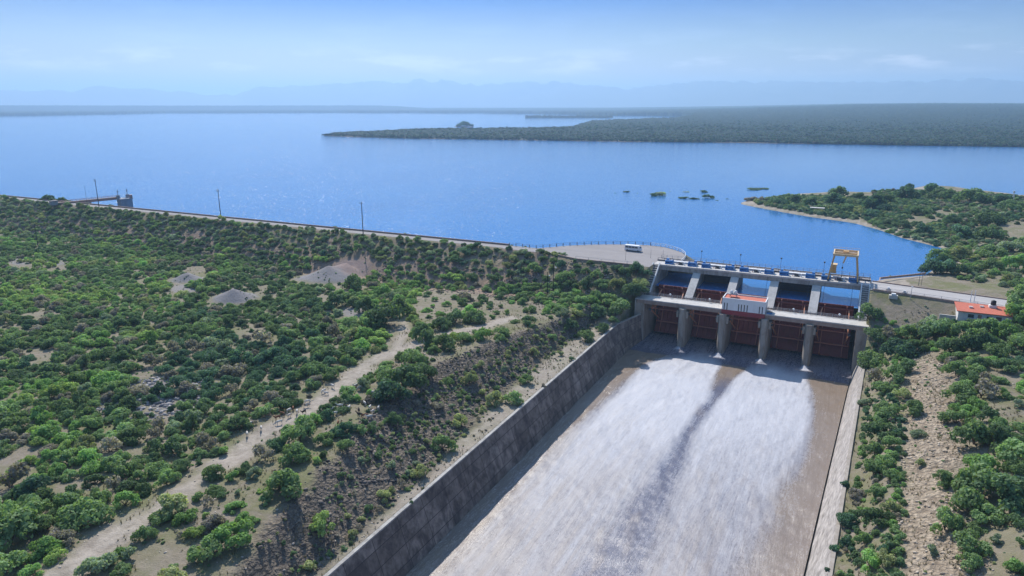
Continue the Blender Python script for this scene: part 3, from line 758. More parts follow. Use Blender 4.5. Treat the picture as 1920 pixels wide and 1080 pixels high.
POS5 = ['in the bay beside the leafy left bank', 'in the second bay, left of the white control house', 'in the bay right behind the white control house', 'in the bay just right of the white control house', 'in the last bay, below the orange crane']
for i, bx in enumerate(BAYX):
    g = g0 if i == 0 else dup(g0, (bx, 15, -11))
    g['label'] = 'rust red curved steel floodgate ' + POS5[i]; g['group'] = 'floodgates of the spillway'
# stoplog bulkheads in two bays
for i in (1, 3):
    b = thing('bulkhead_gate', 'dark steel bulkhead panel closing the ' + ('second' if i == 1 else 'fourth') + ' bay behind its red floodgate', 'bulkhead', (BAYX[i], 30, -9))
    m = MB(); m.box(-5.9, 5.9, 0, .35, 0, 9.2); m.build('plate', M['steel'], b)
    m = MB()
    for z in (1, 3, 5, 7, 9): m.box(-5.85, 5.85, -.35, -.002, z - .15, z + .15)
    m.build('stiffener', M['steel'], b)

# gate hoists on the upper deck
def make_hoist():
    h = thing('gate_hoist', '', 'hoist', (7.25, 25, 3.0))
    for sx in (-1, 1):
        m = MB(); x = sx * 4.55
        m.box(x - 1.55, x + 1.55, -1.5, 1.1, .0, .35); m.box(x - 1.6, x - 1.35, -1.1, .7, .352, 1.35); m.box(x + 1.35, x + 1.6, -1.1, .7, .352, 1.35)
        m.build('winch_frame', M['blue'], h)
        m = MB(); m.cyl((x - 1.3, -.2, 1.0), (x + 1.3, -.2, 1.0), .55, n=14); m.cyl((x - sx * 1.34 - .1, -.2, 1.05), (x - sx * 1.34 + .1, -.2, 1.05), .8, n=16); m.build('winch_drum', M['blue'], h)
        m = MB(); m.box(x + sx * 1.0 - .5, x + sx * 1.0 + .5, .72, 1.7, .3, 1.9); m.build('gearbox', M['blue'], h)
    m = MB(); m.cyl((-3, -.1, .9), (3, -.1, .9), .09, n=8); m.build('line_shaft', M['steel'], h)
    m = MB(); m.box(-.9, .9, -.8, .8, 0, .3); m.box(-.25, .45, -.4, .4, .302, .95); m.cyl((-.95, 0, .75), (-.3, 0, .75), .35, n=12); m.build('motor', M['steel'], h)
    m = MB(); m.box(1.25, 1.7, -.6, -.2, 0, 1.25); m.build('control_box', M['white'], h)
    m = MB(); m.box(-1.5, -1.3, -.7, -.5, 0, .9); m.build('indicator_post', M['red_band'], h)
    return h
h0 = make_hoist()
PH = ['at the left end of the upper deck', 'above the second bay from the left', 'above the middle bay behind the control house', 'above the fourth bay, left of the crane', 'under the orange gantry crane']
for i, bx in enumerate(BAYX):
    h = h0 if i == 0 else dup(h0, (bx, 25, 3.0)); h['label'] = 'blue winch hoist ' + PH[i]; h['group'] = 'gate hoists on the spillway deck'
# white apron plates under the hoists are deck paint
m = MB()
for bx in BAYX: m.box(bx - 6.0, bx + 6.0, 26.9, 28.35, 3.004, 3.75)
rel(m.build('hoist_backing', M['white']), dam)

# railings
def railing(name, pts, hgt, step, label, mat, rails=(1.0, .55), r=.05, zs=None, pr=.06, closed=False):
    root = thing(name, label, 'railing', (*pts[0][:2], pts[0][2] if len(pts[0]) > 2 else 3))
    L = [Vector(p if len(p) > 2 else (*p, 3.0)) for p in pts]
    base = L[0].copy()
    m = MB()
    for a, b in zip(L[:-1], L[1:]):
        for k in rails: m.beam(a - base + Vector((0, 0, hgt * k)), b - base + Vector((0, 0, hgt * k)), r * 1.6)
    m.build('rail', mat, root)
    pm = MB(); pm.box(-pr, pr, -pr, pr, 0, hgt); p0 = pm.build('post', mat, root); first = True
    acc = 0
    for a, b in zip(L[:-1], L[1:]):
        d = (b - a).length; t = acc
        while t < d:
            q = a + (b - a) * (t / d) - base
            o = p0 if first else p0.copy()
            if not first: C.objects.link(o)
            first = False; o.location = q; o.parent = root; t += step
        acc = t - d
    return root
railing('railing', [(-3.2, 6.35, -6), (28.2, 6.35, -6)], 1.15, 1.75, 'grey tube railing on the lower walkway left of the control house', M['rail'], (1, .66, .33))
railing('railing', [(43.6, 6.35, -6), (75.6, 6.35, -6)], 1.15, 1.75, 'grey tube railing on the lower walkway right of the control house', M['rail'], (1, .66, .33))
railing('railing', [(-3, 34.22, 3.25), (75.4, 34.22, 3.25)], 1.15, 2.3, 'thin railing along the lake side of the spillway road bridge', M['rail'], (1, .5))
railing('railing', [(-3, 28.57, 3.55), (75.4, 28.57, 3.55)], .75, 2.6, 'dark railing between the hoist deck and the road bridge', M['rail_dark'], (1,))
pz = [(x, y, 3.0) for x, y in PLAZA[1:14]]
railing('railing', [(-72, 29.3, 3)] + pz[1:7], 1.35, 3.4, 'dark post railing on the straight lake edge behind the minibus', M['rail_dark'], (1, .5), pr=.12)
railing('railing', pz[6:], 1.3, 2.4, 'white railing curving round the lake side of the plaza', M['white'], (1, .5), r=.08, pr=.1)

# deck furniture: round white floodlights on the lower railing
def deck_light(x, lab):
    t = thing('flood_lamp', lab, 'lamp', (x, 6.1, -6), group='small white lamps on the lower walkway')
    MB().cyl((0, 0, 0), (0, 0, 1.1), .05, n=6).build('post', M['rail'], t)
    MB().ball((0, 0, 1.35), .38).build('lamp_head', M['white'], t, True)
for x, lab in ((8.2, 'small round white lamp on the walkway railing before the leftmost gate'), (22.9, 'small round white lamp on the walkway railing before the second gate'),
               (52.0, 'small round white lamp on the walkway railing before the fourth gate'), (66.8, 'small round white lamp on the walkway railing before the rightmost gate')): deck_light(x, lab)

# control house on the lower deck
ch = thing('control_house', 'white flat roofed control house with slit windows and red base on the lower walkway', 'building', (35.9, 0, -6))
hx, hd_ = 7.35, 6.5; z1 = 4.3
m = MB(); m.box(-hx, hx, -.5, hd_, .0, z1 - .35); m.build('wall', M['white'], ch)
m = MB(); m.box(-hx - .06, hx + .06, -.56, hd_ + .04, -1.62, -.004); m.build('base_band', M['red_band'], ch)
m = MB(); m.box(-hx + .3, hx - .3, -.2, hd_ - .3, z1 - .349, z1 - .3); m.build('roof', M['roof_red'], ch)
m = MB()
m.box(-hx - .04, hx + .04, -.54, -.24, z1 - .348, z1 + .1); m.box(-hx - .04, hx + .04, hd_ - .26, hd_ + .04, z1 - .348, z1 + .1)
m.box(-hx - .04, -hx + .26, -.238, hd_ - .262, z1 - .348, z1 + .1); m.box(hx - .26, hx + .04, -.238, hd_ - .262, z1 - .348, z1 + .1)
m.build('parapet', M['white'], ch)
for f in (.055, .12, .39, .455, .523, .59, .872, .938):
    x = -hx + 2 * hx * f; m = MB(); m.box(x - .17, x + .17, -.53, -.502, .05, 2.55); w_ = m.build('window', M['steel'], ch)
    m = MB(); m.box(x - .1, x + .1, -.545, -.532, .12, 2.45); m.build('pane', M['glass'], w_)
for y in (1.3, 4.2):
    m = MB(); m.box(hx + .002, hx + .03, y - .45, y + .45, 0.05, 2.2); m.build('door', M['steel'], ch)
tk = thing('water_tank_stand', 'two small white tanks on a legged platform on the control house roof', 'water tank', (31.6, 3.4, -6 + z1 - .3))
m = MB()
for x in (-1.1, 1.1):
    for y in (-.8, .8): m.box(x - .08, x + .08, y - .08, y + .08, 0, 1.1)
m.box(-1.5, 1.5, -1.1, 1.1, 1.102, 1.25); m.build('stand', M['rail'], tk)
for x in (-.7, .75):
    m = MB(); m.cyl((x, 0, 1.252), (x, 0, 2.2), .6, n=14); m.cyl((x, 0, 2.2), (x, 0, 2.42), .6, .25, n=14); m.build('tank', M['white'], tk, True)
ac = thing('equipment_box', 'dark blue box standing on the walkway at the right end of the control house', 'box', (44.6, 1.2, -6))
MB().box(-.9, .9, -.6, .8, 0, .55).build('housing', M['blue'], ac); MB().box(-.98, .98, -.68, .88, .552, .63).build('lid', M['steel'], ac)

# gantry crane
cr_ = thing('gantry_crane', 'faded orange yellow gantry crane with four splayed legs above the last bay', 'crane', (66.3, 28.3, 3.0))
TZ = 9.4; tx, ty = 3.6, 4.3; bxx, byy = 4.9, 5.6
for sx in (-1, 1):
    for sy in (-1, 1):
        MB().beam((sx * bxx, sy * byy, .5), (sx * tx, sy * ty, TZ), .5, .5).build('leg', M['yellow'], cr_)
    MB().beam((sx * bxx, -byy - .5, .4), (sx * bxx, byy + .5, .4), .5, .6).build('bogie_beam', M['steel'], cr_)
    MB().beam((sx * 4.3, -4.3, 4.4), (sx * 4.3, 4.3, 4.4), .25).build('brace', M['yellow'], cr_)
    for sy in (-1, 1):
        MB().cyl((sx * bxx - .15, sy * (byy + .1), .22), (sx * bxx + .15, sy * (byy + .1), .22), .22).build('wheel', M['steel'], cr_)
for sy in (-1, 1): MB().beam((-tx - .6, sy * (ty + .35), TZ + .3), (tx + .6, sy * (ty + .35), TZ + .3), .4, .8).build('bridge_girder', M['yellow_pale'], cr_)
for sx in (-1, 1): MB().beam((sx * (tx + .35), -ty, TZ + .3), (sx * (tx + .35), ty, TZ + .3), .4, .7).build('end_girder', M['yellow_pale'], cr_)
m = MB(); m.beam((-tx, 0, TZ + .2), (tx, 0, TZ + .2), .3, .5); m.beam((-tx, 1.2, TZ + .2), (tx, 1.2, TZ + .2), .3, .5); m.build('trolley_rail', M['yellow_pale'], cr_)
MB().box(-tx + .1, tx - .1, -ty + .4, ty - .4, TZ - .22, TZ - .1).build('platform', M['yellow'], cr_)
m = MB(); m.box(-.9, .9, -.3, 1.5, TZ + .46, TZ + 1.0); m.build('trolley', M['yellow'], cr_)
m = MB(); m.beam((0.2, -3.2, TZ - .2), (-.5, -4.6, TZ - 2.6), .35, .5); m.build('jib', M['yellow_pale'], cr_)
m = MB(); m.cyl((-.6, -4.7, TZ - 2.5), (-.6, -4.7, TZ - 7.3), .05, n=6); m.build('cable', M['steel'], cr_)
m = MB(); m.box(-.85, -.35, -4.9, -4.5, TZ - 4.6, TZ - 4.0); m.ball((-.6, -4.7, TZ - 7.5), .25); m.build('hook_block', M['steel'], cr_)
m = MB(); m.box(-4.3, -2.6, -1.0, 1.6, 2.0, 5.0); cab = m.build('cabin', M['yellow'], cr_); MB().box(-4.5, -2.4, -1.2, 1.8, 5.002, 5.3).build('cabin_roof', M['yellow_pale'], cab)
m = MB(); m.box(-tx - .9, tx + .9, -ty - .8, -ty - .72, TZ + 1.3, TZ + 1.38); m.box(-tx - .9, tx + .9, ty + .72, ty + .8, TZ + 1.3, TZ + 1.38)
for x in (-tx - .9, -2, 0, 2, tx + .85):
    for y in (-ty - .76, ty + .76): m.box(x - .03, x + .03, y - .03, y + .03, TZ + .7, TZ + 1.3)
m.build('guard_rail', M['yellow_pale'], cr_)

# lamp posts on the bridge
def make_lamp():
    t = thing('lamp_post', '', 'street lamp', (0, 34.6, 3.0))
    MB().cyl((0, 0, 0), (0, 0, 4.0), .07, .05, n=8).build('pole', M['rail_dark'], t)
    m = MB(); m.ball((0, 0, 4.3), .34); m.cyl((0, 0, 4.0), (0, 0, 4.15), .2, n=8); m.build('lamp_head', M['black'], t, True)
    return t
l0 = None
for i, px in enumerate((1313, 1386, 1462, 1543)):
    x, _ = P(px, 490 + i * 7.5, 3.0)
    x = P(px, [491, 498, 506, 515][i], 3.2)[0]
    l = make_lamp() if l0 is None else dup(l0, (x, 34.6, 3.0)); l0 = l0 or l; l.location = (x, 34.6, 3.0)
    l['label'] = 'dark globe lamp on the lake side of the bridge, ' + ['leftmost of four', 'second from the left', 'third from the left', 'nearest the orange crane'][i]
    l['group'] = 'globe lamps along the spillway bridge'

# ------------------------------------------------------------------ dam road, plaza, right road
def strip_mesh(name, a, b, z, mat, n=60):
    xs_ = np.linspace(0, 1, n)
    A = np.stack([np.interp(xs_, np.linspace(0, 1, len(a)), [p[0] for p in a]), np.interp(xs_, np.linspace(0, 1, len(a)), [p[1] for p in a])])
    B = np.stack([np.interp(xs_, np.linspace(0, 1, len(b)), [p[0] for p in b]), np.interp(xs_, np.linspace(0, 1, len(b)), [p[1] for p in b])])
    return grid_mesh(name, np.stack([A[0], B[0]]), np.stack([A[1], B[1]]), np.full((2, n), z), mat)
tag(strip_mesh('dam_road', [(-1500, 23.2), (-62, 23.2)], [(-1500, 29.0), (-62, 29.0)], 3.0, M['road']), kind='structure')
pm = MB(); pm.add([(x, y, 3.004) for x, y in PLAZA], [tuple(range(len(PLAZA)))]); tag(pm.build('plaza_pavement', M['road']), kind='structure')
tag(strip_mesh('road', RROAD_F, RROAD_B, 3.0, mat_road('pale_road', (.36, .335, .32), (.50, .47, .45))), kind='structure')
w = thing('parapet_wall', 'low dark parapet along the lake side of the dam road', 'wall', (-72, 29.6, 3))
m = MB(); m.box(-1400, 0, -.2, .25, -.3, .75); m.build('parapet', M['conc_brown'], w)
def curb(label, pts, hgt=.55):
    t = thing('kerb_wall', label, 'wall', (*pts[0], 3.0)); m = MB()
    for a, b in zip(pts[:-1], pts[1:]): m.beam((a[0] - pts[0][0], a[1] - pts[0][1], hgt / 2 - .15), (b[0] - pts[0][0], b[1] - pts[0][1], hgt / 2 - .15), .4, hgt + .3)
    return m.build('kerb', M['conc_brown'], t)
curb('low dark kerb wall on the near edge of the plaza above the rocks', [(-52, 21.6), (-48, 20.9), (-34, 15.1), (-10, 15.1)])
curb('low dark kerb wall on the near edge of the road behind the red roofed house', [(76, 15.0), (112.5, 7.0), (150, -2.2)])
curb('low kerb wall between the right road and the grass', [(76, 28.8), (117, 20.7), (150, 11.2)], .35)
curb('low dark stone edge where the grass meets the lake right of the crane', [(78, 31)] + [P(x, y, -2.6) for x, y in [(1650, 523), (1680, 520), (1710, 517), (1735, 514)]], .5).location.z = -5.4
railing('railing', [(-34, 15.15, 3.35), (-10, 15.15, 3.35)], 1.0, 5.5, 'sparse thin post railing on the near edge of the plaza', M['rail'], (1,))
railing('railing', [(76.6, 15.2, 3.2), (112.5, 7.4, 3.2)], 1.0, 5.0, 'thin grey railing on the near edge of the right road', M['rail'], (1, .5))

# ------------------------------------------------------------------ poles
def pole_at(px, py, top, z, name, label, cat, arm=None, mat='wood', r=.24, group=None, gz=None):
    x, y = P(px, py, z); d = math.hypot(x - CX, y - CY); h = (py - top) * math.hypot(d, CZ - z) / 1330
    t = thing(name, label, cat, (x, y, (gz if gz is not None else float(H(x, y)) - .2)), group=group)
    hh = h + z - t.location.z
    MB().cyl((0, 0, 0), (0, 0, hh), r, r * .6, n=8).build('shaft', M[mat], t)
    if arm:
        for k in range(arm): MB().beam((-1.1, -.05 - r, hh - .5 - .8 * k), (1.1, -.05 - r, hh - .5 - .8 * k), .12, .14).build('crossarm', M[mat], t)
        m = MB()
        for k in range(arm):
            for x_ in (-1, -.5, .5, 1): m.cyl((x_, -.05 - r, hh - .43 - .8 * k), (x_, -.05 - r, hh - .22 - .8 * k), .06, n=6)
        m.build('insulator', M['steel'], t)
    return t, hh
pole_at(414, 407, 358, 3, 'utility_pole', 'tall dark pole with short crossarm on the dam road, left of the middle', 'utility pole', 2)
pole_at(681, 440, 379, 3, 'utility_pole', 'tallest dark pole on the dam road, between two roadside bushes', 'utility pole', 1)
pole_at(186, 390, 343, 3, 'utility_pole', 'dark pole with wide crossarm rising in front of the intake footbridge', 'utility pole', 2)
pole_at(164, 386, 354, 3, 'lamp_pole', 'thin pole left of the crossarm pole at the intake footbridge', 'lamp post', mat='steel', r=.1)
pole_at(97, 384, 365, 3, 'lamp_pole', 'short thin pole left of the small shed on the dam', 'lamp post', mat='steel', r=.1)
pole_at(72, 466, 427, -10.5, 'utility_pole', 'dark crossarm pole standing in the scrub below the far left dam slope', 'utility pole', 2)
for px, py, tp, lb in ((1026, 553, 508, 'shorter of the two dark poles in the scrub left of the spillway'), (1037, 555, 489, 'taller of the two dark poles in the scrub left of the spillway')):
    t, hh = pole_at(px, py, tp, -7, 'utility_pole', lb, 'utility pole', r=.2)
    MB().cyl((.2, 0, hh * .82), (.9, -.2, hh * .86), .07, n=6).build('bracket', M['steel'], t)
    MB().ball((1.0, -.2, hh * .86), .33).build('lamp_head', M['white'], t, True)
pole_at(1220, 484, 467, 3, 'sign_pole', 'thin dark pole on the plaza right of the minibus', 'pole', mat='steel', r=.07)
pole_at(1243, 483, 468, 3, 'sign_pole', 'thin dark pole on the plaza nearest the curved white railing', 'pole', mat='steel', r=.07)
pole_at(1173, 488, 471, 3, 'sign_pole', 'thin pole on the near plaza edge below the minibus', 'pole', mat='steel', r=.07)
pole_at(656, 432, 423, 3, 'road_sign', 'small dark round sign on the lake side of the dam road', 'road sign', mat='steel', r=.1)
t, hh = pole_at(1705, 573, 540, 0, 'lamp_pole', 'pale green lamp pole on the slope just right of the spillway steps', 'lamp post', mat='rail', r=.09)
MB().box(-.3, .3, -.9, .1, hh, hh + .15).build('lamp_head', M['rail'], t)
for px, lb in ((1819, 'left post of the pale gate pair on the right road'), (1826, 'right post of the pale gate pair on the right road')):
    pole_at(px, 566, 547, 3, 'gate_post', lb, 'post', mat='white', r=.16)
pole_at(1725, 517, 501, 1, 'fence_post', 'thin post at the lake edge left of the dark round trees', 'post', mat='steel', r=.09)
pole_at(1730, 517, 502, 1, 'fence_post', 'second thin post at the lake edge, touching the dark round trees', 'post', mat='steel', r=.07)
x, y = P(1897, 386, WL + 2); py_ = thing('lattice_mast', 'small pale lattice mast above the trees at the right edge of the photo', 'mast', (x, y, WL + 2))
m = MB()
for sx, sy in ((-1, -1), (1, -1), (1, 1), (-1, 1)): m.beam((sx * .9, sy * .9, 0), (sx * .2, sy * .2, 9), .16)
for k in range(6):
    a = .9 - .12 * k; z = 1.5 * k; b = a - .12
    for (p, q) in (((-a, -a), (b, -b)), ((a, -a), (b, b)), ((a, a), (-b, b)), ((-a, a), (-b, -b))): m.beam((*p, z), (*q, z + 1.5), .1)
m.build('lattice', M['white'], py_); MB().box(-.6, .6, -.3, .3, 8.9, 10.2).build('antenna', M['white'], py_)

# ------------------------------------------------------------------ intake tower with footbridge
a = np.array(P(103, 383.5, 3)); b = np.array(P(222, 371.5, 3.2)); d = b - a; ln = float(np.hypot(*d)); ang = math.atan2(d[1], d[0])
ib = thing('footbridge', 'long faded red footbridge running from the dam out to the intake tower', 'bridge', (*a, 3.9), ang)
MB().box(0, ln, -1.2, 1.2, -.1, .25).build('deck', M['conc_brown'], ib)
m = MB(); m.box(0, ln, -1.15, -.85, -1.5, -.102); m.box(0, ln, .85, 1.15, -1.5, -.102); m.build('girder', M['bridge_red'], ib)
for sy in (-1.12, 1.12):
    m = MB(); m.box(0, ln, sy - .05, sy + .05, 1.2, 1.3); m.box(0, ln, sy - .04, sy + .04, .72, .79)
    for k in range(int(ln / 2.5)): m.box(k * 2.5, k * 2.5 + .1, sy - .05, sy + .05, .252, 1.2)
    m.build('railing', M['bridge_red'], ib)
for f in (.32, .52): MB().prism([(-1.3, -16), (1.3, -16), (1.3, -1.52), (-1.3, -1.52)], ln * f - .9, ln * f + .9).build('pier', M['intake'], ib)
sh = thing('shed', 'small blue grey shed at the dam end of the intake footbridge', 'shed', (a[0] + 1.5, a[1] - 1.5, 3.0), ang)
MB().box(-2, 2, -1.5, 1.5, 0, 2.6).build('wall', M['intake'], sh); MB().box(-2.3, 2.3, -1.8, 1.8, 2.602, 2.8).build('roof', M['rail_dark'], sh)
it = thing('intake_tower', 'blue grey concrete intake tower standing in the lake with two lifting frames', 'tower', (b[0] + 4, b[1] + 1.5, WL - 12), ang)
MB().box(-3.6, 3.8, -3.4, 3.4, 0, 18.7).build('shaft', M['intake'], it); MB().box(-4.1, 4.3, -3.9, 3.9, 18.702, 19.2).build('platform', M['intake'], it)
for cx_, cy_ in ((-3.2, 1.5), (3.0, 1.8)):
    m = MB(); m.box(cx_ - .9, cx_ + .9, cy_ - .8, cy_ + .8, 19.202, 21.4); m.beam((cx_, cy_, 21.4), (cx_, cy_, 25.3), .35); m.beam((cx_ - .9, cy_, 23.8), (cx_ + .9, cy_, 23.8), .25); m.build('hoist_frame', M['intake'], it)
m = MB(); m.box(2.4, 3.9, -3.7, -2.4, 19.202, 21.6); m.build('housing', M['bridge_red'], it)
for sy in (-3.8, 3.8):
    m = MB(); m.box(-4.0, 4.2, sy - .04, sy + .04, 20.25, 20.33)
    for k in range(5): m.box(-4.0 + k * 2.0, -3.9 + k * 2.0, sy - .04, sy + .04, 19.202, 20.25)
    m.build('railing', M['rail'], it)

# ------------------------------------------------------------------ minibus
bx, by = P(1186, 471.5, 3.0)
bus = thing('minibus', 'white minibus with a dark window band parked on the plaza', 'minibus', (bx, by + 1, 3.01), R(-4))
def shell(z0, z1, w0, w1, l0, l1, r1, cut=.0):
    m = MB(); n = 0
    sec = []
    for (x, zz, ww) in [(l0, 0, .93), (l0 + .12, 0, 1), (r1 - .5, 0, 1), (r1, 0, .9)]: pass
    return m
body = MB()
secs = [(-3.7, .35, 2.55, .92), (-3.62, .33, 2.68, 1.0), (2.6, .33, 2.68, 1.0), (3.05, .33, 2.35, .98), (3.45, .35, 1.55, .95), (3.75, .42, 1.25, .88)]
vsb = []
for x, zb, zt, k in secs:
    w_ = 1.05 * k
    vsb += [(x, -w_, zb), (x, -w_, zt * .62), (x, -w_ * .93, zt - .12), (x, -w_ * .75, zt), (x, w_ * .75, zt), (x, w_ * .93, zt - .12), (x, w_, zt * .62), (x, w_, zb)]
fsb = []
for i in range(len(secs) - 1):
    for j in range(8): fsb.append((i * 8 + j, i * 8 + (j + 1) % 8, (i + 1) * 8 + (j + 1) % 8, (i + 1) * 8 + j))
fsb += [tuple(range(8)), tuple(range(len(vsb) - 1, len(vsb) - 9, -1))]
body.add(vsb, fsb); body.build('body', M['white'], bus)
for sy in (-1, 1):
    for k in range(4):
        x0 = -3.3 + k * 1.45; m = MB(); ya, yb = (sy * 1.0, sy * 1.075); m.box(x0, x0 + 1.3, min(ya, yb), max(ya, yb), 1.5, 2.2); m.build('window', M['glass'], bus)
    for wx_ in (-2.4, 2.5):
        wh = MB(); wh.cyl((wx_, sy * .8, .38), (wx_, sy * 1.07, .38), .38, n=16); wo = wh.build('wheel', M['rubber'], bus)
        MB().cyl((wx_, sy * 1.071, .38), (wx_, sy * 1.085, .38), .2, n=12).build('rim', M['rail'], wo)
    m = MB(); m.box(3.55, 3.72, sy * .75 - .15, sy * .75 + .15, .85, 1.05); m.build('headlight', M['conc_light'], bus)
m = MB(); m.add([(3.07, -.92, 2.3), (3.07, .92, 2.3), (3.49, .92, 1.58), (3.49, -.92, 1.58), (3.0, -.92, 2.28), (3.0, .92, 2.28), (3.42, .92, 1.5), (3.42, -.92, 1.5)], [(0, 1, 2, 3), (7, 6, 5, 4), (0, 4, 5, 1), (1, 5, 6, 2), (2, 6, 7, 3), (3, 7, 4, 0)]); m.build('windscreen', M['glass'], bus)
m = MB(); m.box(-3.75, -3.66, -.8, .8, 1.5, 2.25); m.build('rear_window', M['glass'], bus)
m = MB(); m.box(-3.72, 3.6, -1.065, 1.065, .34, .44); m.build('bumper', M['rubber'], bus)

# ------------------------------------------------------------------ red-roofed house
hx0, hy0 = P(1795, 598, .2); hx1, _ = P(1896, 609, .2); HL = hx1 - hx0
hs = thing('house', 'low white house with a red roof among trees at the right', 'house', (hx0, hy0, .1))
D_ = 8.0
MB().prism([(0, -1.5), (D_, -1.5), (D_, 3.3), (0, 2.75)], 0, HL).build('wall', M['offwhite'], hs)
rf = MB(); rf.prism([(-.55, 2.7), (D_ + .5, 3.36), (D_ + .5, 3.6), (-.55, 2.94)], -.5, HL + .5); rfo = rf.build('roof', M['roof_red'], hs)
for x, w_, z0_, z1_ in ((2.6, 1.6, 1.0, 2.1), (HL - 4.2, 1.5, .9, 2.1), (7.5, 1.3, 1.0, 2.0)):
    f_ = MB().box(x - .08, x + w_ + .08, -.06, -.002, z0_ - .08, z1_ + .08).build('window', M['white'], hs)
    MB().box(x, x + w_, -.09, -.061, z0_, z1_).build('pane', M['glass'], f_)
MB().box(5.2, 6.2, -.07, -.003, -.1, 2.1).build('door', M['bridge_red'], hs)
wt = thing('water_tank', 'black round plastic water tank on a white plinth on the red roof', 'water tank', (hx0 + HL * .68, hy0 + D_ - 1.5, 3.5))
MB().box(-1, .9, -.9, .9, -.1, .8).build('plinth', M['white'], wt)
m = MB(); m.cyl((.1, 0, .802), (.1, 0, 2.1), .72, n=18); m.cyl((.1, 0, 2.1), (.1, 0, 2.35), .72, .3, n=18); m.build('tank', M['black'], wt, True)
for fx, fy, lb in ((.25, 3.6, 'small white roof vent left on the red roof'), (.47, 5.6, 'small white roof vent in the middle of the red roof')):
    v = thing('roof_vent', lb, 'vent', (hx0 + HL * fx, hy0 + fy, 3.25)); MB().box(-.45, .45, -.4, .4, -.15, .5).build('housing', M['white'], v); MB().box(-.55, .55, -.5, .5, .502, .58).build('cap', M['conc_light'], v)
fw = thing('garden_wall', 'low broken white wall at the left end of the red roofed house', 'wall', (hx0 - 2.6, hy0 + 1, -.1))
MB().box(-2.2, 2.3, -.25, .25, -.6, 1.0).build('wall_body', M['conc_light'], fw)
# small pump platform right of the spillway
px_, py__ = P(1672, 577, -1.5)
for dx, dy, s_, lb in ((0, 0, 1.3, 'pale pump housing on the bank right of the steps, the largest of three'), (3.2, 2.5, .7, 'white valve box behind the pale pump housing'), (-1.5, 4.8, .8, 'upright white box farthest from the pale pump housing')):
    b_ = thing('pump_housing', lb, 'pump housing', (px_ + dx, py__ + dy, float(H(px_ + dx, py__ + dy)) - .1))
    MB().box(-s_, s_, -.6 * s_, .6 * s_, 0, .7 + .4 * s_).build('housing', M['conc_light'], b_); MB().box(-.5 * s_, .5 * s_, -.4 * s_, .4 * s_, .702 + .4 * s_, 1.3 + .4 * s_).build('cover', M['white'], b_)
sx_, sy_ = P(1531, 399, WL + .6)
ps = thing('picnic_shelter', 'pale flat roofed shelter on posts behind the sandy lake shore', 'shelter', (sx_, sy_ + 3, WL + .8))
MB().box(-4.5, 4.5, -2, 2, 2.6, 2.85).build('roof', M['conc_light'], ps)
for x in (-4, -1.4, 1.4, 4):
    for y in (-1.7, 1.7): MB().box(x - .1, x + .1, y - .1, y + .1, -.6, 2.598).build('post', M['conc_light'], ps)

# ------------------------------------------------------------------ plants
PAL = {'dark green': (.064, .098, .050), 'mid green': (.098, .142, .064), 'bright green': (.112, .182, .064), 'olive green': (.155, .170, .085),
       'grey brown': (.140, .125, .112), 'deep blue green': (.048, .088, .056), 'yellow green': (.145, .195, .07), 'grey green': (.128, .158, .108)}
def crown_mesh(name, seed, n, qs, lobes, flat=.62, spread=.68, dens=.8):
    g = np.random.default_rng(seed); V_ = []; cl = []
    ls = []
    for k in range(lobes):
        a = g.uniform(0, 6.283); r = spread * math.sqrt(g.uniform(0, 1)); z = .20 + .62 * (1 - (r / spread) ** 2) ** .8 * g.uniform(.45, 1.12) * flat / .62
        ls.append((r * math.cos(a), r * math.sin(a), z, g.uniform(.17, .40), g.uniform(0, 1)))
    w = np.array([l[3] ** 2 for l in ls]); w /= w.sum(); pick = g.choice(lobes, n, p=w)
    for i in range(n):
        l = ls[pick[i]]
        d = g.normal(size=3); d /= np.linalg.norm(d)
        if d[2] < -.55: d[2] *= -.6
        rad = l[3] * (1 - .30 * g.random() ** 2 + .10 * g.normal() * (g.random() < .25))
        p = np.array([l[0], l[1], l[2]]) + d * rad * np.array([1, 1, .82]); p[2] = max(p[2], .03)
        nn = d + g.normal(size=3) * .55 + np.array([0, 0, .25]); nn /= np.linalg.norm(nn)
        t1 = np.cross(nn, g.normal(size=3)); t1 /= np.linalg.norm(t1); t2 = np.cross(nn, t1)
        q = qs * g.uniform(.6, 1.35); e = g.uniform(.55, 1)
        for a, b in ((-1, -.35), (.1, -1 * e), (1, .3), (-.15, 1 * e)):
            V_.append(p + (t1 * a + t2 * b) * q)
        c = .30 + .40 * l[4] + g.normal() * .13 + .25 * (g.random() < .12); cl += [min(max(c, .05), 1.2)] * 4
    V_ = np.array(V_, np.float32); me = bpy.data.meshes.new(name)
    me.vertices.add(n * 4); me.vertices.foreach_set('co', V_.ravel()); me.loops.add(n * 4); me.loops.foreach_set('vertex_index', np.arange(n * 4, dtype=np.int32))
    me.polygons.add(n); me.polygons.foreach_set('loop_start', np.arange(0, n * 4, 4, dtype=np.int32)); me.polygons.foreach_set('loop_total', np.full(n, 4, np.int32))
    me.update(calc_edges=True)
    a = me.attributes.new('clump', 'FLOAT', 'POINT'); a.data.foreach_set('value', np.array(cl, np.float32)); me.materials.append(M['leaf'])
    return me
TREES = [crown_mesh('crown_mesh', 100 + k, 1900, .062, 12 + k % 4, flat=(.62, .5, .72, .58, .66)[k % 5]) for k in range(6)]
BUSH = [crown_mesh('bush_mesh', 200 + k, 620, .10, 7 + k % 3, flat=.6, spread=.55) for k in range(5)]
SPARSE = [crown_mesh('twig_mesh', 300 + k, 420, .075, 8, flat=.7, spread=.62) for k in range(2)]
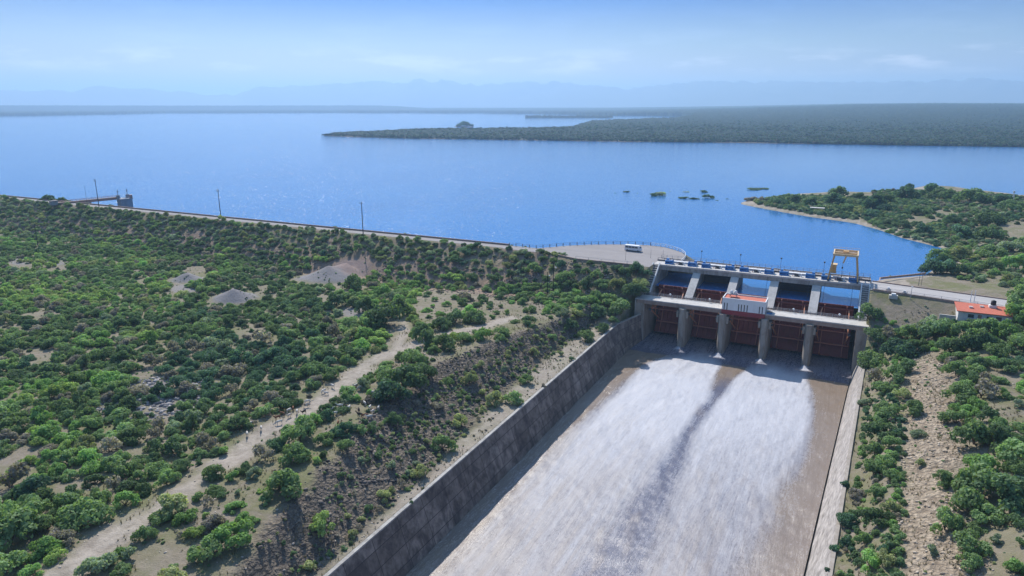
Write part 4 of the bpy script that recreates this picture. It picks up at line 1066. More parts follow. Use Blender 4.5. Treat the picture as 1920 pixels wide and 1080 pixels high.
def trunk_mesh(seed):
    g = random.Random(seed); m = MB()
    m.cyl((0, 0, -.12), (.02, .01, .14), .045, .036, n=7)
    for k in range(5):
        a = k * 1.257 + g.uniform(-.3, .3); r = g.uniform(.3, .5); z = g.uniform(.4, .62)
        mid = (r * .4 * math.cos(a), r * .4 * math.sin(a), z * .6)
        m.cyl((.02, .01, .1), mid, .028, .018, n=6); m.cyl(mid, (r * math.cos(a), r * math.sin(a), z), .018, .007, n=5)
        m.cyl(mid, (r * .5 * math.cos(a + .6), r * .5 * math.sin(a + .6), z + .1), .014, .005, n=5)
    me = bpy.data.meshes.new('trunk_mesh'); me.from_pydata(m.v, [], m.f); me.materials.append(M['bark']); return me
TRUNKS = [trunk_mesh(k) for k in range(3)]

pool = []      # x, y, z, R, hscale, tintname, kind(tree/shrub)
def put(px, foot, w, tint, hs=1.0, z0=-7, kind=None, sink=0):
    x, y, z = gp(px, foot - w * .10, z0)
    d = math.sqrt((x - CX) ** 2 + (y - CY) ** 2 + (CZ - z) ** 2); r = w / 2 * d / F * 1.02
    pool.append((x, y, z - sink, r, hs, tint, kind or ('tree' if r > 1.9 else 'shrub')))
D, G, B, O, N_, BD, Y, GG = 'dark green', 'mid green', 'bright green', 'olive green', 'grey brown', 'deep blue green', 'yellow green', 'grey green'
HAND = [  # open ground by the goat track
 (421, 856, 28, B), (403, 898, 46, G), (437, 903, 30, B), (477, 898, 34, GG), (417, 935, 22, D), (447, 930, 18, GG), (387, 950, 32, N_), (387, 971, 18, Y), (403, 978, 22, GG), (482, 982, 18, G),
 (322, 968, 60, O), (300, 985, 40, G), (273, 1014, 42, G), (236, 953, 46, B), (160, 988, 78, G), (313, 912, 44, G), (532, 935, 84, G), (496, 948, 30, G), (436, 1030, 76, B), (388, 1055, 66, G), (367, 1010, 38, Y), (337, 1010, 26, N_),
 (247, 1048, 34, GG), (187, 1078, 60, GG), (63, 985, 70, G), (22, 1030, 95, G), (12, 1082, 70, G), (110, 1018, 44, N_), (605, 1000, 56, Y), (577, 1075, 36, O), (547, 872, 66, G), (497, 868, 50, N_), (593, 870, 24, Y),
 (563, 835, 84, G), (609, 838, 44, G), (590, 800, 40, B), (215, 920, 40, N_), (140, 940, 44, D), (260, 905, 34, G), (75, 930, 60, BD), (90, 1000, 50, G),
 # along the cut slope
 (773, 690, 62, G), (757, 735, 78, D), (735, 765, 84, BD), (792, 712, 56, D), (725, 720, 50, G), (693, 742, 22, B), (667, 755, 26, B), (643, 762, 22, GG), (677, 815, 30, G), (647, 845, 36, G), (700, 812, 32, D), (740, 800, 40, D),
 (830, 850, 52, G), (863, 803, 44, O), (927, 763, 46, O), (962, 758, 44, G), (987, 722, 34, G), (1073, 678, 18, D), (1020, 728, 15, N_), (787, 897, 40, O), (720, 940, 34, O), (750, 917, 30, N_), (840, 722, 26, G), (880, 722, 40, O),
 (733, 880, 26, GG), (770, 946, 14, D), (900, 690, 24, O), (945, 700, 22, GG), (1000, 668, 26, O), (1035, 640, 24, G), (1050, 668, 18, O), (820, 770, 30, N_), (905, 745, 24, O), (690, 960, 24, D), (660, 1010, 28, O), (640, 900, 24, D),
 (800, 655, 58, D), (830, 660, 56, G), (870, 645, 40, G), (905, 640, 46, B), (940, 632, 34, G), (792, 640, 50, D), (825, 622, 44, D), (855, 610, 48, D), (892, 608, 46, D), (722, 620, 92, D), (745, 600, 60, D), (687, 625, 54, G), (685, 590, 50, D), (630, 578, 44, D),
 (720, 558, 40, B), (662, 548, 54, G), (837, 576, 20, B), (815, 566, 17, G), (812, 577, 13, B), (867, 575, 28, G), (940, 578, 14, G), (930, 590, 16, G), (950, 591, 18, Y), (825, 596, 24, B), (958, 568, 20, GG), (980, 566, 26, D), (992, 612, 34, D), (1071, 568, 16, G),
 (1156, 512, 28, BD), (1192, 520, 46, BD), (1172, 522, 34, D), (1098, 516, 22, G), (1051, 504, 28, BD), (1019, 491, 22, D), (1098, 642, 42, G), (1150, 608, 24, G), (1185, 605, 50, D), (1165, 590, 46, G), (1200, 590, 34, D), (1115, 568, 40, G), (1140, 575, 40, G), (1080, 600, 34, O), (1120, 600, 44, D),
 (1192, 560, 40, D), (1160, 545, 44, O), (1200, 540, 34, O), (1130, 545, 36, D), (1100, 545, 40, D), (1070, 545, 36, D), (1060, 530, 40, G), (1120, 525, 30, G), (975, 505, 24, GG), (1000, 515, 36, G), (1212, 572, 22, BD), (870, 480, 32, BD), (850, 495, 30, D), (1090, 575, 34, G), (1070, 620, 34, D), (1130, 625, 34, D), (1045, 590, 26, D),
 # right bank
 (1618, 660, 46, D), (1632, 690, 52, G), (1690, 672, 60, BD), (1642, 722, 44, N_), (1677, 715, 48, G), (1622, 765, 26, GG), (1664, 785, 50, G), (1711, 780, 46, G), (1650, 828, 56, D), (1672, 845, 40, G), (1640, 855, 40, G), (1640, 900, 50, G), (1668, 905, 36, G), (1660, 880, 40, G),
 (1583, 915, 22, BD), (1590, 985, 40, BD), (1645, 990, 54, D), (1620, 1022, 38, G), (1566, 1036, 24, BD), (1630, 1070, 50, B), (1660, 1060, 40, O), (1552, 1074, 16, BD), (1605, 940, 36, N_), (1640, 940, 40, G), (1670, 960, 34, O), (1655, 740, 40, G), (1690, 750, 34, O), (1700, 700, 40, D), (1650, 800, 40, G),
 (1792, 708, 44, G), (1813, 662, 50, D), (1886, 700, 40, D), (1800, 758, 56, G), (1839, 752, 56, N_), (1852, 790, 36, D), (1826, 840, 76, G), (1865, 845, 66, D), (1903, 870, 60, G), (1835, 935, 88, G), (1877, 950, 80, D), (1908, 945, 60, D), (1822, 972, 76, G), (1853, 985, 50, G),
 (1767, 912, 42, G), (1771, 1000, 62, G), (1818, 1040, 60, G), (1818, 1066, 44, G), (1745, 1040, 26, GG), (1724, 876, 24, O), (1722, 822, 28, GG), (1903, 1080, 40, B), (1869, 1020, 24, GG), (1907, 765, 24, GG), (1911, 1026, 24, G), (1840, 890, 60, B), (1790, 800, 44, G),
 (1700, 640, 44, G), (1730, 632, 50, GG), (1760, 640, 56, D), (1720, 665, 44, D), (1745, 622, 40, GG), (1778, 628, 44, G), (1812, 634, 46, G), (1850, 630, 44, G), (1885, 640, 50, B), (1910, 615, 60, B), (1915, 660, 50, G), (1840, 655, 50, D), (1865, 672, 44, G), (1780, 665, 48, D), (1640, 640, 40, D), (1665, 640, 38, N_),
 (1915, 590, 60, G), (1925, 570, 50, G), (1905, 600, 30, D)]
for h in HAND: put(*h)
# bushes along the lake edge of the dam road
for px, w, t in ((3, 22, D), (20, 26, BD), (36, 20, D), (64, 24, D), (84, 18, D), (134, 26, D), (156, 28, O), (186, 30, D), (205, 24, D), (232, 24, D), (249, 22, D), (298, 11, BD), (332, 10, D), (357, 12, BD), (372, 8, D), (401, 10, D), (470, 11, BD), (491, 15, D), (515, 9, D), (529, 14, D), (548, 14, BD), (625, 20, BD), (638, 10, D), (660, 15, BD), (731, 18, BD), (748, 20, BD), (765, 14, BD), (822, 12, D), (842, 18, BD), (857, 12, BD), (878, 10, BD), (936, 22, BD), (950, 16, BD), (977, 18, BD)):
    py = float(np.interp(px, [0, 130, 240, 400, 560, 680, 800, 920, 1000], [383, 384, 391, 403, 421, 434, 449, 460, 466]))
    x, y = P(px, py, 3.0); d = math.hypot(x - CX, y - CY); pool.append((x, 30.6 + (px % 3) * .3, 1.3 - (.9 if 130 < px < 260 else 0), w / 2 * d / F, .55 if 130 < px < 260 else .9, t, 'shrub'))
# round dark trees and scrub on the lake shore behind the right road
for h in [(1752, 519, 48, BD), (1775, 517, 42, BD), (1800, 519, 36, D), (1760, 495, 40, G), (1668, 521, 8, GG), (1640, 397, 46, BD), (1410, 388, 0.1, D)]:
    if h[2] > 1: put(*h, z0=0)
for h in [(1428, 378, 20, N_), (1460, 388, 44, BD), (1490, 382, 40, D), (1520, 390, 44, D), (1560, 385, 50, BD), (1610, 378, 36, D), (1590, 398, 34, D), (1700, 378, 60, BD), (1745, 372, 54, BD), (1770, 380, 60, D), (1820, 385, 60, D), (1570, 372, 48, D), (1540, 396, 26, D), (1655, 398, 40, BD), (1635, 410, 36, BD), (1665, 424, 26, D), (1690, 430, 40, D), (1730, 442, 44, BD), (1790, 425, 50, D), (1800, 450, 56, BD), (1720, 405, 40, D), (1660, 385, 44, D), (1850, 425, 60, D), (1860, 455, 60, D), (1900, 400, 50, D), (1880, 385, 40, BD), (1915, 470, 50, G), (1860, 490, 60, G), (1800, 490, 60, O), (1905, 510, 60, B), (1860, 512, 50, G), (1895, 478, 60, GG)]:
    put(h[0], h[1], h[2] * .80, h[3], .85, z0=WL + 1)

# natural scatter
def too_close(x, y, r, grid, k):
    cx, cy = int(x // 6), int(y // 6)
    for i in (-2, -1, 0, 1, 2):
        for j in (-2, -1, 0, 1, 2):
            for (a, b, q) in grid.get((cx + i, cy + j), ()):
                if (a - x) ** 2 + (b - y) ** 2 < ((q + r) * k) ** 2: return True
    return False
OPEN1 = [(215, 1100), (330, 985), (400, 930), (520, 840), (640, 770), (730, 690), (840, 640), (960, 598), (1010, 612), (900, 665), (730, 770), (640, 880), (500, 1100)]
occ = {}
for p in pool: occ.setdefault((int(p[0] // 6), int(p[1] // 6)), []).append((p[0], p[1], p[3]))
def scatter_zone(n, xr, yr, okf, rf, tf, k, hs=(.8, 1.15), clearf=None):
    xs_ = RNG.uniform(*xr, n); ys_ = RNG.uniform(*yr, n); zs = H(xs_, ys_); px, py = proj(xs_, ys_, zs + 1)
    ok = (px > -120) & (px < 2040) & (py < 1180) & (py > 200) & okf(xs_, ys_, zs, px, py)
    tr_ = dline(xs_, ys_, TRACK); br_ = dline(xs_, ys_, BRANCH)
    for i in np.nonzero(ok)[0]:
        x, y, z = float(xs_[i]), float(ys_[i]), float(zs[i]); r = rf(x, y, px[i], py[i])
        if tr_[i] < 2.9 + r * .7 or br_[i] < 1.6 + r * .6: continue
        bad = inpoly(px[i], py[i], OPEN1) and random.random() < .93
        bad = bool(bad)
        for bx_, by_, rx, ry in BARE:
            if ((px[i] - bx_) / (rx + 3)) ** 2 + ((py[i] - by_ - 4) / (ry * 1.15 + 5)) ** 2 < 1: bad = random.random() < .95; break
        if not bad: bad = any((x - a_[0]) ** 2 + (y - a_[1]) ** 2 < (q_ * (.95 if _h > 3 else .45) + r) ** 2 for a_, q_, _h in MOUNDS)
        if bad or too_close(x, y, r, occ, k): continue
        t = tf(x, y, px[i], py[i]); pool.append((x, y, z - .15 * r, r, random.uniform(*hs), t, 'tree' if r > 1.9 else 'shrub'))
        occ.setdefault((int(x // 6), int(y // 6)), []).append((x, y, r))
def tint_left(x, y, px, py):
    n = float(fbm(np.array(x / 28), np.array(y / 28), 401, 3)) + random.uniform(-.28, .28)
    dk = math.exp(-((px - 430) / 260) ** 2 - ((py - 720) / 130) ** 2) * .7 + (.05 if y > -30 else 0) - .16 * (py < 640)
    n -= dk
    if random.random() < .16: return random.choice((N_, GG, N_))
    return BD if n < -.55 else D if n < -.22 else G if n < .12 else (B if n < .27 else O if n < .36 else Y)
plate = lambda x, y, z, px, py: (x < np.interp(-y, *TOPT) - .5) & (y < 3)
scatter_zone(30000, (-330, 0), (-235, 4), plate, lambda x, y, px, py: random.uniform(1.5, 3.5) * (1.0 if py < 620 else 1.3), tint_left, .61)
scatter_zone(9000, (-330, 0), (-235, 4), plate, lambda x, y, px, py: random.uniform(.9, 1.7), tint_left, .70)
scatter_zone(9000, (-520, -40), (-8, 22), lambda x, y, z, px, py: (fbm(x / 9, y / 9, 431, 3) > -.28) | (py < 420), lambda x, y, px, py: random.uniform(1.5, 3.0), lambda x, y, px, py: random.choice((D, G, BD, G, O, GG, GG)), .62)
scatter_zone(5000, (-290, -46), (-6, 20.5), lambda x, y, z, px, py: (px > 380), lambda x, y, px, py: random.uniform(1.2, 2.6), lambda x, y, px, py: random.choice((D, G, BD, G, O, GG)), .85)
scatter_zone(2500, (-520, -300), (-120, 0), plate, lambda x, y, px, py: random.uniform(2.2, 3.8), tint_left, .62)
scatter_zone(700, (-60, -4), (-14, 14), lambda x, y, z, px, py: (px < 1215) & (z > -12) & ((fbm(x / 5, y / 5, 441, 3) > -.05) | (y < 2)), lambda x, y, px, py: random.uniform(1.2, 2.3), lambda x, y, px, py: random.choice((D, BD, G, G)), .66)
slope_ok = lambda x, y, z, px, py: (x > np.interp(-y, *TOPT)) & (x < np.interp(-y, *FOOT) + 1) & (y < -12)
scatter_zone(8000, (-40, -5), (-225, -12), lambda *a: slope_ok(*a) & (fbm(a[0] / 7, a[1] / 7, 471, 3) > -.22), lambda x, y, px, py: random.uniform(.35, 1.3) * random.uniform(.8, 1.5), lambda x, y, px, py: random.choice((O, N_, O, D, G, D, GG)), .66)
scatter_zone(220, (-15, -6.2), (-225, -14), lambda x, y, z, px, py: x > np.interp(-y, *FOOT), lambda x, y, px, py: random.uniform(.25, .6), lambda x, y, px, py: random.choice((N_, D, N_, O)), 1.3)
rw = lambda x, y: x - RW(-y)
def tint_right(x, y, px, py):
    n = float(fbm(np.array(x / 14), np.array(y / 14), 451, 3)) + random.uniform(-.3, .3)
    return N_ if random.random() < .08 else BD if n < -.35 else D if n < -.05 else G if n < .28 else B
scatter_zone(4000, (66, 90), (-190, 3), lambda x, y, z, px, py: (rw(x, y) > 2.0) & (rw(x, y) < 10.5), lambda x, y, px, py: random.uniform(.8, 1.9), tint_right, .52)
scatter_zone(1500, (66, 104), (-190, -20), lambda x, y, z, px, py: (rw(x, y) > 9.5) & (rw(x, y) < 21), lambda x, y, px, py: random.uniform(.3, .95), lambda x, y, px, py: random.choice((GG, O, N_, G)), 1.5)
scatter_zone(4000, (84, 170), (-190, 3), lambda x, y, z, px, py: (rw(x, y) > 20) & ~((x > hx0 - 4) & (x < hx0 + HL + 2) & (y > hy0 - 1.5) & (y < hy0 + 14)), lambda x, y, px, py: random.uniform(1.7, 3.3), tint_right, .62)
scatter_zone(800, (76, 112), (-24, 4), lambda x, y, z, px, py: (py > 612), lambda x, y, px, py: random.uniform(1.1, 2.2), tint_right, .62)
def land_ok(x, y, z, px, py):
    e = np.interp(px, [1600, 1740, 1762, 1800, 1920], [460, 486, 512, 524, 545])
    return (y > 24) & inpoly(x, y, LAND1) & (z > WL + .25) & (py < e - 4)
scatter_zone(22000, (78, 620), (22, 400), land_ok, lambda x, y, px, py: random.uniform(1.5, 3.0), lambda x, y, px, py: random.choice((D, D, BD, BD, G, N_, GG)) if py < 460 else random.choice((D, G, B, O, GG)), .50)
scatter_zone(30000, (-5, 330), (90, 330), lambda x, y, z, px, py: (px > 1418) & (px < 1760) & (py < 440) & inpoly(x, y, LAND1) & (z > WL + .2) & (dline(x, y, LAND1) > 6.5), lambda x, y, px, py: random.uniform(1.5, 3.0), lambda x, y, px, py: random.choice((D, BD, BD, G, O, GG)), .48)
# flooded brush standing in the lake
for px, py, w, hs_, t in ((1175, 360, 15, .6, BD), (1154, 362, 8, .5, BD), (1196, 362, 8, .4, BD), (1224, 367, 22, .8, BD), (1240, 366, 28, .9, GG), (1282, 372, 22, .6, BD), (1303, 373, 22, .5, BD), (1328, 371, 26, .9, BD), (1318, 360, 20, .6, BD), (1288, 360, 16, .35, GG), (1344, 376, 8, .6, D), (1364, 373, 8, .6, D), (1257, 359, 8, .4, D), (1410, 355, 34, .3, BD), (1432, 354, 30, .28, BD), (1408, 378, 26, 1.2, N_), (1383, 385, 6, .5, D), (1135, 360, 5, .3, D)):
    x, y = P(px, py, WL); d = math.hypot(x - CX, y - CY); pool.append((x, y, WL - .3, w / 2 * d / F * 1.25, hs_ * .5, t, 'lakebush'))

# ---- choose the individuals: the largest in the picture, 300 of each kind
def size_of(p):
    d = math.sqrt((p[0] - CX) ** 2 + (p[1] - CY) ** 2 + (CZ - p[2]) ** 2); return p[3] / d
def in_view(p):
    px, py = proj(p[0], p[1], p[2] + p[3] * .4); w = size_of(p) * F; return (px > -w * .6) and (px < 1920 + w * .6) and (py < 1080 + w * .6)
MARKS = [('the red roofed house', 1840, 600), ('the pale rocky gully', 1745, 800), ('the foot of the pale right wall', 1560, 1060), ('the top of the pale right wall', 1620, 720), ('the white minibus', 1186, 465), ('the twin dark poles', 1032, 545),
         ('the left end of the lower walkway', 1205, 575), ('the goat track top', 940, 600), ('the bend of the goat track', 760, 655), ('the flock of goats', 630, 765), ('the tail of the goat flock', 500, 810), ('the grey gravel mound', 610, 505),
         ('the smaller gravel heap', 445, 553), ('the bare grey landslip in the woods', 300, 742), ('the grassy clearing at the left edge', 40, 860), ('the lower end of the goat track', 120, 1060), ('the middle of the lower track', 300, 955), ('the dark rocky cut', 800, 800),
         ('the lower part of the dark rocky cut', 580, 1020), ('the upper part of the dark rocky cut', 980, 660), ('the tan clearing below the dam', 840, 570), ('the left edge of the photo', 5, 650), ('the lone pole in the left scrub', 72, 450), ('the intake tower', 233, 375), ('the orange crane', 1590, 500),
         ('the sandy spit of the shore', 1450, 385), ('the sand patch in the shore woods', 1710, 416), ('the sand patch at the right edge', 1905, 430), ('the dark round shore trees', 1760, 505), ('the lower right corner', 1900, 1060), ('the bare slope at the right edge', 1890, 770), ('the pole on the dam road', 414, 405), ('the tallest pole on the dam road', 681, 436), ('the tan patch among the woods', 270, 685), ('the pale clearing in the upper woods', 455, 607), ('the pale shallow bare patch far left', 70, 662)]
def ordw(n):
    a = ['', 'second', 'third', 'fourth', 'fifth', 'sixth', 'seventh', 'eighth', 'ninth', 'tenth', 'eleventh', 'twelfth', 'thirteenth', 'fourteenth', 'fifteenth', 'sixteenth', 'seventeenth', 'eighteenth', 'nineteenth', 'twentieth']
    return a[n] if n < len(a) else str(n + 1) + 'th'
def label_all(items, noun):
    """items: (obj, px, py, sizeword, tint)"""
    keyed = {}
    for o, px, py, sw, t in items:
        mk = min(MARKS, key=lambda k: math.hypot(k[1] - px, (k[2] - py) * 1.6)); dx, dy = px - mk[1], py - mk[2]
        side = ('left of ' if dx < 0 else 'right of ') if abs(dx) > abs(dy) * 1.2 else ('above ' if dy < 0 else 'below ')
        keyed.setdefault((sw, t, side, mk[0]), []).append((math.hypot(dx, dy), o))
    for (sw, t, side, mk), L in keyed.items():
        L.sort(key=lambda q: q[0])
        for i, (d, o) in enumerate(L):
            o['label'] = f'{sw} {t} {noun} {side}{mk}' if len(L) == 1 else (f'{sw} {t} {noun} {side}{mk}, ' + (f'{ordw(i)} nearest' if i else 'nearest'))
vis = [p for p in pool if in_view(p)]
trees = sorted([p for p in vis if p[6] == 'tree'], key=lambda p: -size_of(p)); shrubs = sorted([p for p in vis if p[6] == 'shrub'], key=lambda p: -size_of(p))
ind_t, ind_s = trees[:300], shrubs[:300]; rest = trees[300:] + shrubs[300:]
print('pool', len(pool), 'visible trees', len(trees), 'shrubs', len(shrubs))
itemsT = []; itemsS = []; SRC = []
for i, p in enumerate(ind_t):
    v = i % len(TREES)
    if p[5] == N_: v = i % 2
    rz = random.uniform(0, 6.28)
    t = thing('mesquite_tree', '', 'tree', (p[0], p[1], p[2] - .1), rz, 'mesquite trees in the scrub')
    me = SPARSE[i % 2] if (p[5] == N_ and i % 3) else TREES[v]
    c = bpy.data.objects.new('crown', me); C.objects.link(c); c.parent = t; c.scale = (p[3] * random.uniform(.92, 1.15), p[3] * random.uniform(.72, 1.1), p[3] * p[4] * 1.12)
    j = random.uniform(.85, 1.15); c['tint'] = [x * j for x in PAL[p[5]]]
    k = bpy.data.objects.new('trunk', TRUNKS[i % 3]); C.objects.link(k); k.parent = t; k.scale = c.scale
    px, py = proj(p[0], p[1], p[2] + p[3] * .5); itemsT.append((t, float(px), float(py), 'large' if size_of(p) * F > 32 else 'medium' if size_of(p) * F > 22 else 'small', p[5]))
for i, p in enumerate(ind_s):
    me = BUSH[i % 5] if p[5] not in (N_,) else SPARSE[i % 2]
    c = bpy.data.objects.new('shrub', me); C.objects.link(c); c.location = (p[0], p[1], p[2] - .05); c.rotation_euler = (0, 0, random.uniform(0, 6.28)); c.scale = (p[3], p[3], p[3] * p[4] * 1.05)
    j = random.uniform(.85, 1.15); c['tint'] = [x * j for x in PAL[p[5]]]; tag(c, None, 'shrub', 'low shrubs in the scrub')
    px, py = proj(p[0], p[1], p[2] + p[3] * .5); itemsS.append((c, float(px), float(py), 'broad' if size_of(p) * F > 14 else 'low' if size_of(p) * F > 9 else 'tiny', p[5]))
label_all(itemsT, 'tree'); label_all(itemsS, 'shrub')
itemsL = []
for i, p in enumerate([p for p in pool if p[6] == 'lakebush']):
    c = bpy.data.objects.new('flooded_bush', BUSH[i % 5]); C.objects.link(c); c.location = p[:3]; c.scale = (p[3], p[3] * .8, p[3] * p[4]); c['tint'] = list(PAL[p[5]])
    tag(c, None, 'bush', 'bushes standing in the lake'); px, py = proj(*p[:3]); itemsL.append((px, c))
itemsL.sort(key=lambda q: q[0])
for i, (px, c) in enumerate(itemsL): c['label'] = ('leftmost' if i == 0 else ordw(i) + ' from the left') + ' of the dark flooded bushes standing in the lake'

def gn_scatter(name, pts, srcs):
    """pts rows: x y z sx sy sz rz variant tint3"""
    A = np.array(pts, float); n = len(A); me = bpy.data.meshes.new(name); me.vertices.add(n); me.vertices.foreach_set('co', A[:, :3].astype(np.float32).ravel())
    def at(nm, ty, data, key='value'): a = me.attributes.new(nm, ty, 'POINT'); a.data.foreach_set(key, data)
    at('sc', 'FLOAT_VECTOR', A[:, 3:6].astype(np.float32).ravel(), 'vector'); rz = np.zeros((n, 3), np.float32); rz[:, 2] = A[:, 6]; at('rot', 'FLOAT_VECTOR', rz.ravel(), 'vector')
    at('vi', 'INT', A[:, 7].astype(np.int32)); at('tint', 'FLOAT_VECTOR', A[:, 8:11].astype(np.float32).ravel(), 'vector')
    o = bpy.data.objects.new(name, me); C.objects.link(o)
    g = bpy.data.node_groups.new(name, 'GeometryNodeTree'); g.interface.new_socket('Geometry', in_out='INPUT', socket_type='NodeSocketGeometry'); g.interface.new_socket('Geometry', in_out='OUTPUT', socket_type='NodeSocketGeometry')
    gi = g.nodes.new('NodeGroupInput'); go = g.nodes.new('NodeGroupOutput'); jn = g.nodes.new('GeometryNodeJoinGeometry')
    def na(nm, dt): a = g.nodes.new('GeometryNodeInputNamedAttribute'); a.data_type = dt; a.inputs[0].default_value = nm; return a.outputs[0]
    sc_, ro, vi = na('sc', 'FLOAT_VECTOR'), na('rot', 'FLOAT_VECTOR'), na('vi', 'INT')
    for k, s in enumerate(srcs):
        oi = g.nodes.new('GeometryNodeObjectInfo'); oi.inputs[0].default_value = s; oi.transform_space = 'ORIGINAL'
        cmp_ = g.nodes.new('FunctionNodeCompare'); cmp_.data_type = 'INT'; cmp_.operation = 'EQUAL'
        g.links.new(vi, cmp_.inputs[2]); cmp_.inputs[3].default_value = k
        ip = g.nodes.new('GeometryNodeInstanceOnPoints'); g.links.new(gi.outputs[0], ip.inputs['Points']); g.links.new(cmp_.outputs[0], ip.inputs['Selection'])
        g.links.new(oi.outputs['Geometry'], ip.inputs['Instance']); g.links.new(ro, ip.inputs['Rotation']); g.links.new(sc_, ip.inputs['Scale'])
        g.links.new(ip.outputs[0], jn.inputs[0])
    g.links.new(jn.outputs[0], go.inputs[0]); md = o.modifiers.new('scatter', 'NODES'); md.node_group = g
    return o
crowns = {}
for o in C.objects:
    if o.type == 'MESH' and o.data.name.startswith(('crown_mesh', 'bush_mesh')) and o.data.name not in crowns: crowns[o.data.name] = o
ts = [crowns[m.name] for m in TREES if m.name in crowns]; bs = [crowns[m.name] for m in BUSH if m.name in crowns]
rows = []
for p in rest:
    j = random.uniform(.82, 1.18); v = random.randrange(len(ts)) if p[3] > 1.5 else len(ts) + random.randrange(len(bs))
    rows.append((p[0], p[1], p[2] - .1, p[3], p[3], p[3] * p[4] * 1.08, random.uniform(0, 6.28), v, *[x * j for x in PAL[p[5]]]))
tag(gn_scatter('scrub_woods', rows, ts + bs), kind='stuff')
# low ground cover: weeds, seedlings, grass clumps
rows = []
xs_ = RNG.uniform(-330, 160, 26000); ys_ = RNG.uniform(-235, 24, 26000); zs = H(xs_, ys_); px, py = proj(xs_, ys_, zs)
okk = (px > -20) & (px < 1940) & (py < 1090) & (zs > -20) & ((xs_ < -9) | (rw(xs_, ys_) > 1.5)) & (dline(xs_, ys_, TRACK) > 2.4) & ~((ys_ > 8) & (xs_ > 74)) & (ys_ < 21.5) & ~inpoly(xs_, ys_, PLAZA)
okk &= ~((xs_ > hx0 - 1) & (xs_ < hx0 + HL + 1) & (ys_ > hy0 - 1) & (ys_ < hy0 + 10)) & (fbm(xs_ / 6, ys_ / 6, 461, 3) > .0) & (dline(xs_, ys_, RROAD_F) > 1)
for i in np.nonzero(okk)[0]:
    r = random.uniform(.18, .6); t = PAL[random.choice((O, GG, N_, G, B, O, N_, D))]
    rows.append((xs_[i], ys_[i], zs[i] - .06, r, r, r * .8, random.uniform(0, 6.28), random.randrange(len(bs)), *t))
tag(gn_scatter('ground_cover', rows, bs), kind='stuff')
# trees on the far peninsula
rows = []
n = 60000; pxs = RNG.uniform(600, 2000, n); pyr = RNG.uniform(226, 282, n) ; 
fr = np.interp(pxs, [q[0] for q in FAR_F], [q[1] for q in FAR_F]); bk = np.interp(pxs, [600, 640, 800, 1000, 1070, 1085, 1110, 1170, 1265, 1300, 2000], [254.5, 251, 245, 243, 242, 237.5, 230.5, 228, 227, 226, 226])
okk = (pyr < fr - .15) & (pyr > bk + .1)
for i in np.nonzero(okk)[0]:
    x, y = P(pxs[i], pyr[i], WL); rng = math.hypot(x - CX, y - CY); dep = fr[i] - pyr[i]
    h = 1.5 + (float(np.interp(pxs[i], [900, 1150, 1400, 1600, 1750, 1920, 2200], [6, 10, 36, 62, 69, 66, 62])) - 1.5) * float(sstep(1800, 6200, rng))
    z = WL + .4 + h * float(sstep(0, 14, dep)); r = random.uniform(2.4, 5.0) * (1 + .3 * (rng > 1900))
    rows.append((x, y, z, r, r, r * random.uniform(.85, 1.4), random.uniform(0, 6.28), random.randrange(len(bs)), *[c * random.uniform(.38, .62) for c in PAL[random.choice((BD, D, D, GG))]]))
print('far trees', len(rows)); tag(gn_scatter('far_woods', rows, bs), kind='stuff')
# wooded island
x, y = P(871, 237.6, WL); isl = thing('wooded_island', 'small dark wooded island in the lake behind the long peninsula', 'island', (x, y, WL))
m = MB(); n = 28
ring = [(36 * math.cos(2 * math.pi * i / n) * (1 + .12 * math.sin(3 * i)), 26 * math.sin(2 * math.pi * i / n), -1) for i in range(n)] + [(30 * math.cos(2 * math.pi * i / n), 20 * math.sin(2 * math.pi * i / n), 2.2) for i in range(n)]
m.add(ring, [(i, (i + 1) % n, n + (i + 1) % n, n + i) for i in range(n)] + [tuple(range(n, 2 * n))]); m.build('land', M['ground'], isl)
for k in range(34):
    a = random.uniform(0, 6.28); q = math.sqrt(random.random()); r = random.uniform(6, 9)
    c = bpy.data.objects.new('crown', TREES[k % 6]); C.objects.link(c); c.parent = isl; c.location = (28 * q * math.cos(a), 18 * q * math.sin(a), .5 + 9 * (1 - q ** 1.5)); c.scale = (r, r, r * 1.15); c['tint'] = list(PAL[BD])

# ------------------------------------------------------------------ loose rocks and dry grass
def ico():
    t = (1 + 5 ** .5) / 2; v = np.array([(-1, t, 0), (1, t, 0), (-1, -t, 0), (1, -t, 0), (0, -1, t), (0, 1, t), (0, -1, -t), (0, 1, -t), (t, 0, -1), (t, 0, 1), (-t, 0, -1), (-t, 0, 1)], float); v /= np.linalg.norm(v[0])
    f = np.array([(0, 11, 5), (0, 5, 1), (0, 1, 7), (0, 7, 10), (0, 10, 11), (1, 5, 9), (5, 11, 4), (11, 10, 2), (10, 7, 6), (7, 1, 8), (3, 9, 4), (3, 4, 2), (3, 2, 6), (3, 6, 8), (3, 8, 9), (4, 9, 5), (2, 4, 11), (6, 2, 10), (8, 6, 7), (9, 8, 1)]); return v, f
def tri_mesh(name, V_, F_, mat, cl=None):
    me = bpy.data.meshes.new(name); me.vertices.add(len(V_)); me.vertices.foreach_set('co', V_.astype(np.float32).ravel()); me.loops.add(len(F_) * 3); me.loops.foreach_set('vertex_index', F_.astype(np.int32).ravel())
    me.polygons.add(len(F_)); me.polygons.foreach_set('loop_start', np.arange(0, len(F_) * 3, 3, dtype=np.int32)); me.polygons.foreach_set('loop_total', np.full(len(F_), 3, np.int32)); me.update(calc_edges=True)
    if cl is not None: a = me.attributes.new('clump', 'FLOAT', 'POINT'); a.data.foreach_set('value', cl.astype(np.float32))
    me.materials.append(mat); o = bpy.data.objects.new(name, me); C.objects.link(o); return o
def mat_stone(name, a, b):
    m = NT(name); c = m.mix(m.attr('clump').outputs['Fac'], a, b); return m.fin(c, .95, m.bump(m.noise(4, 5), .4, .05), .1)
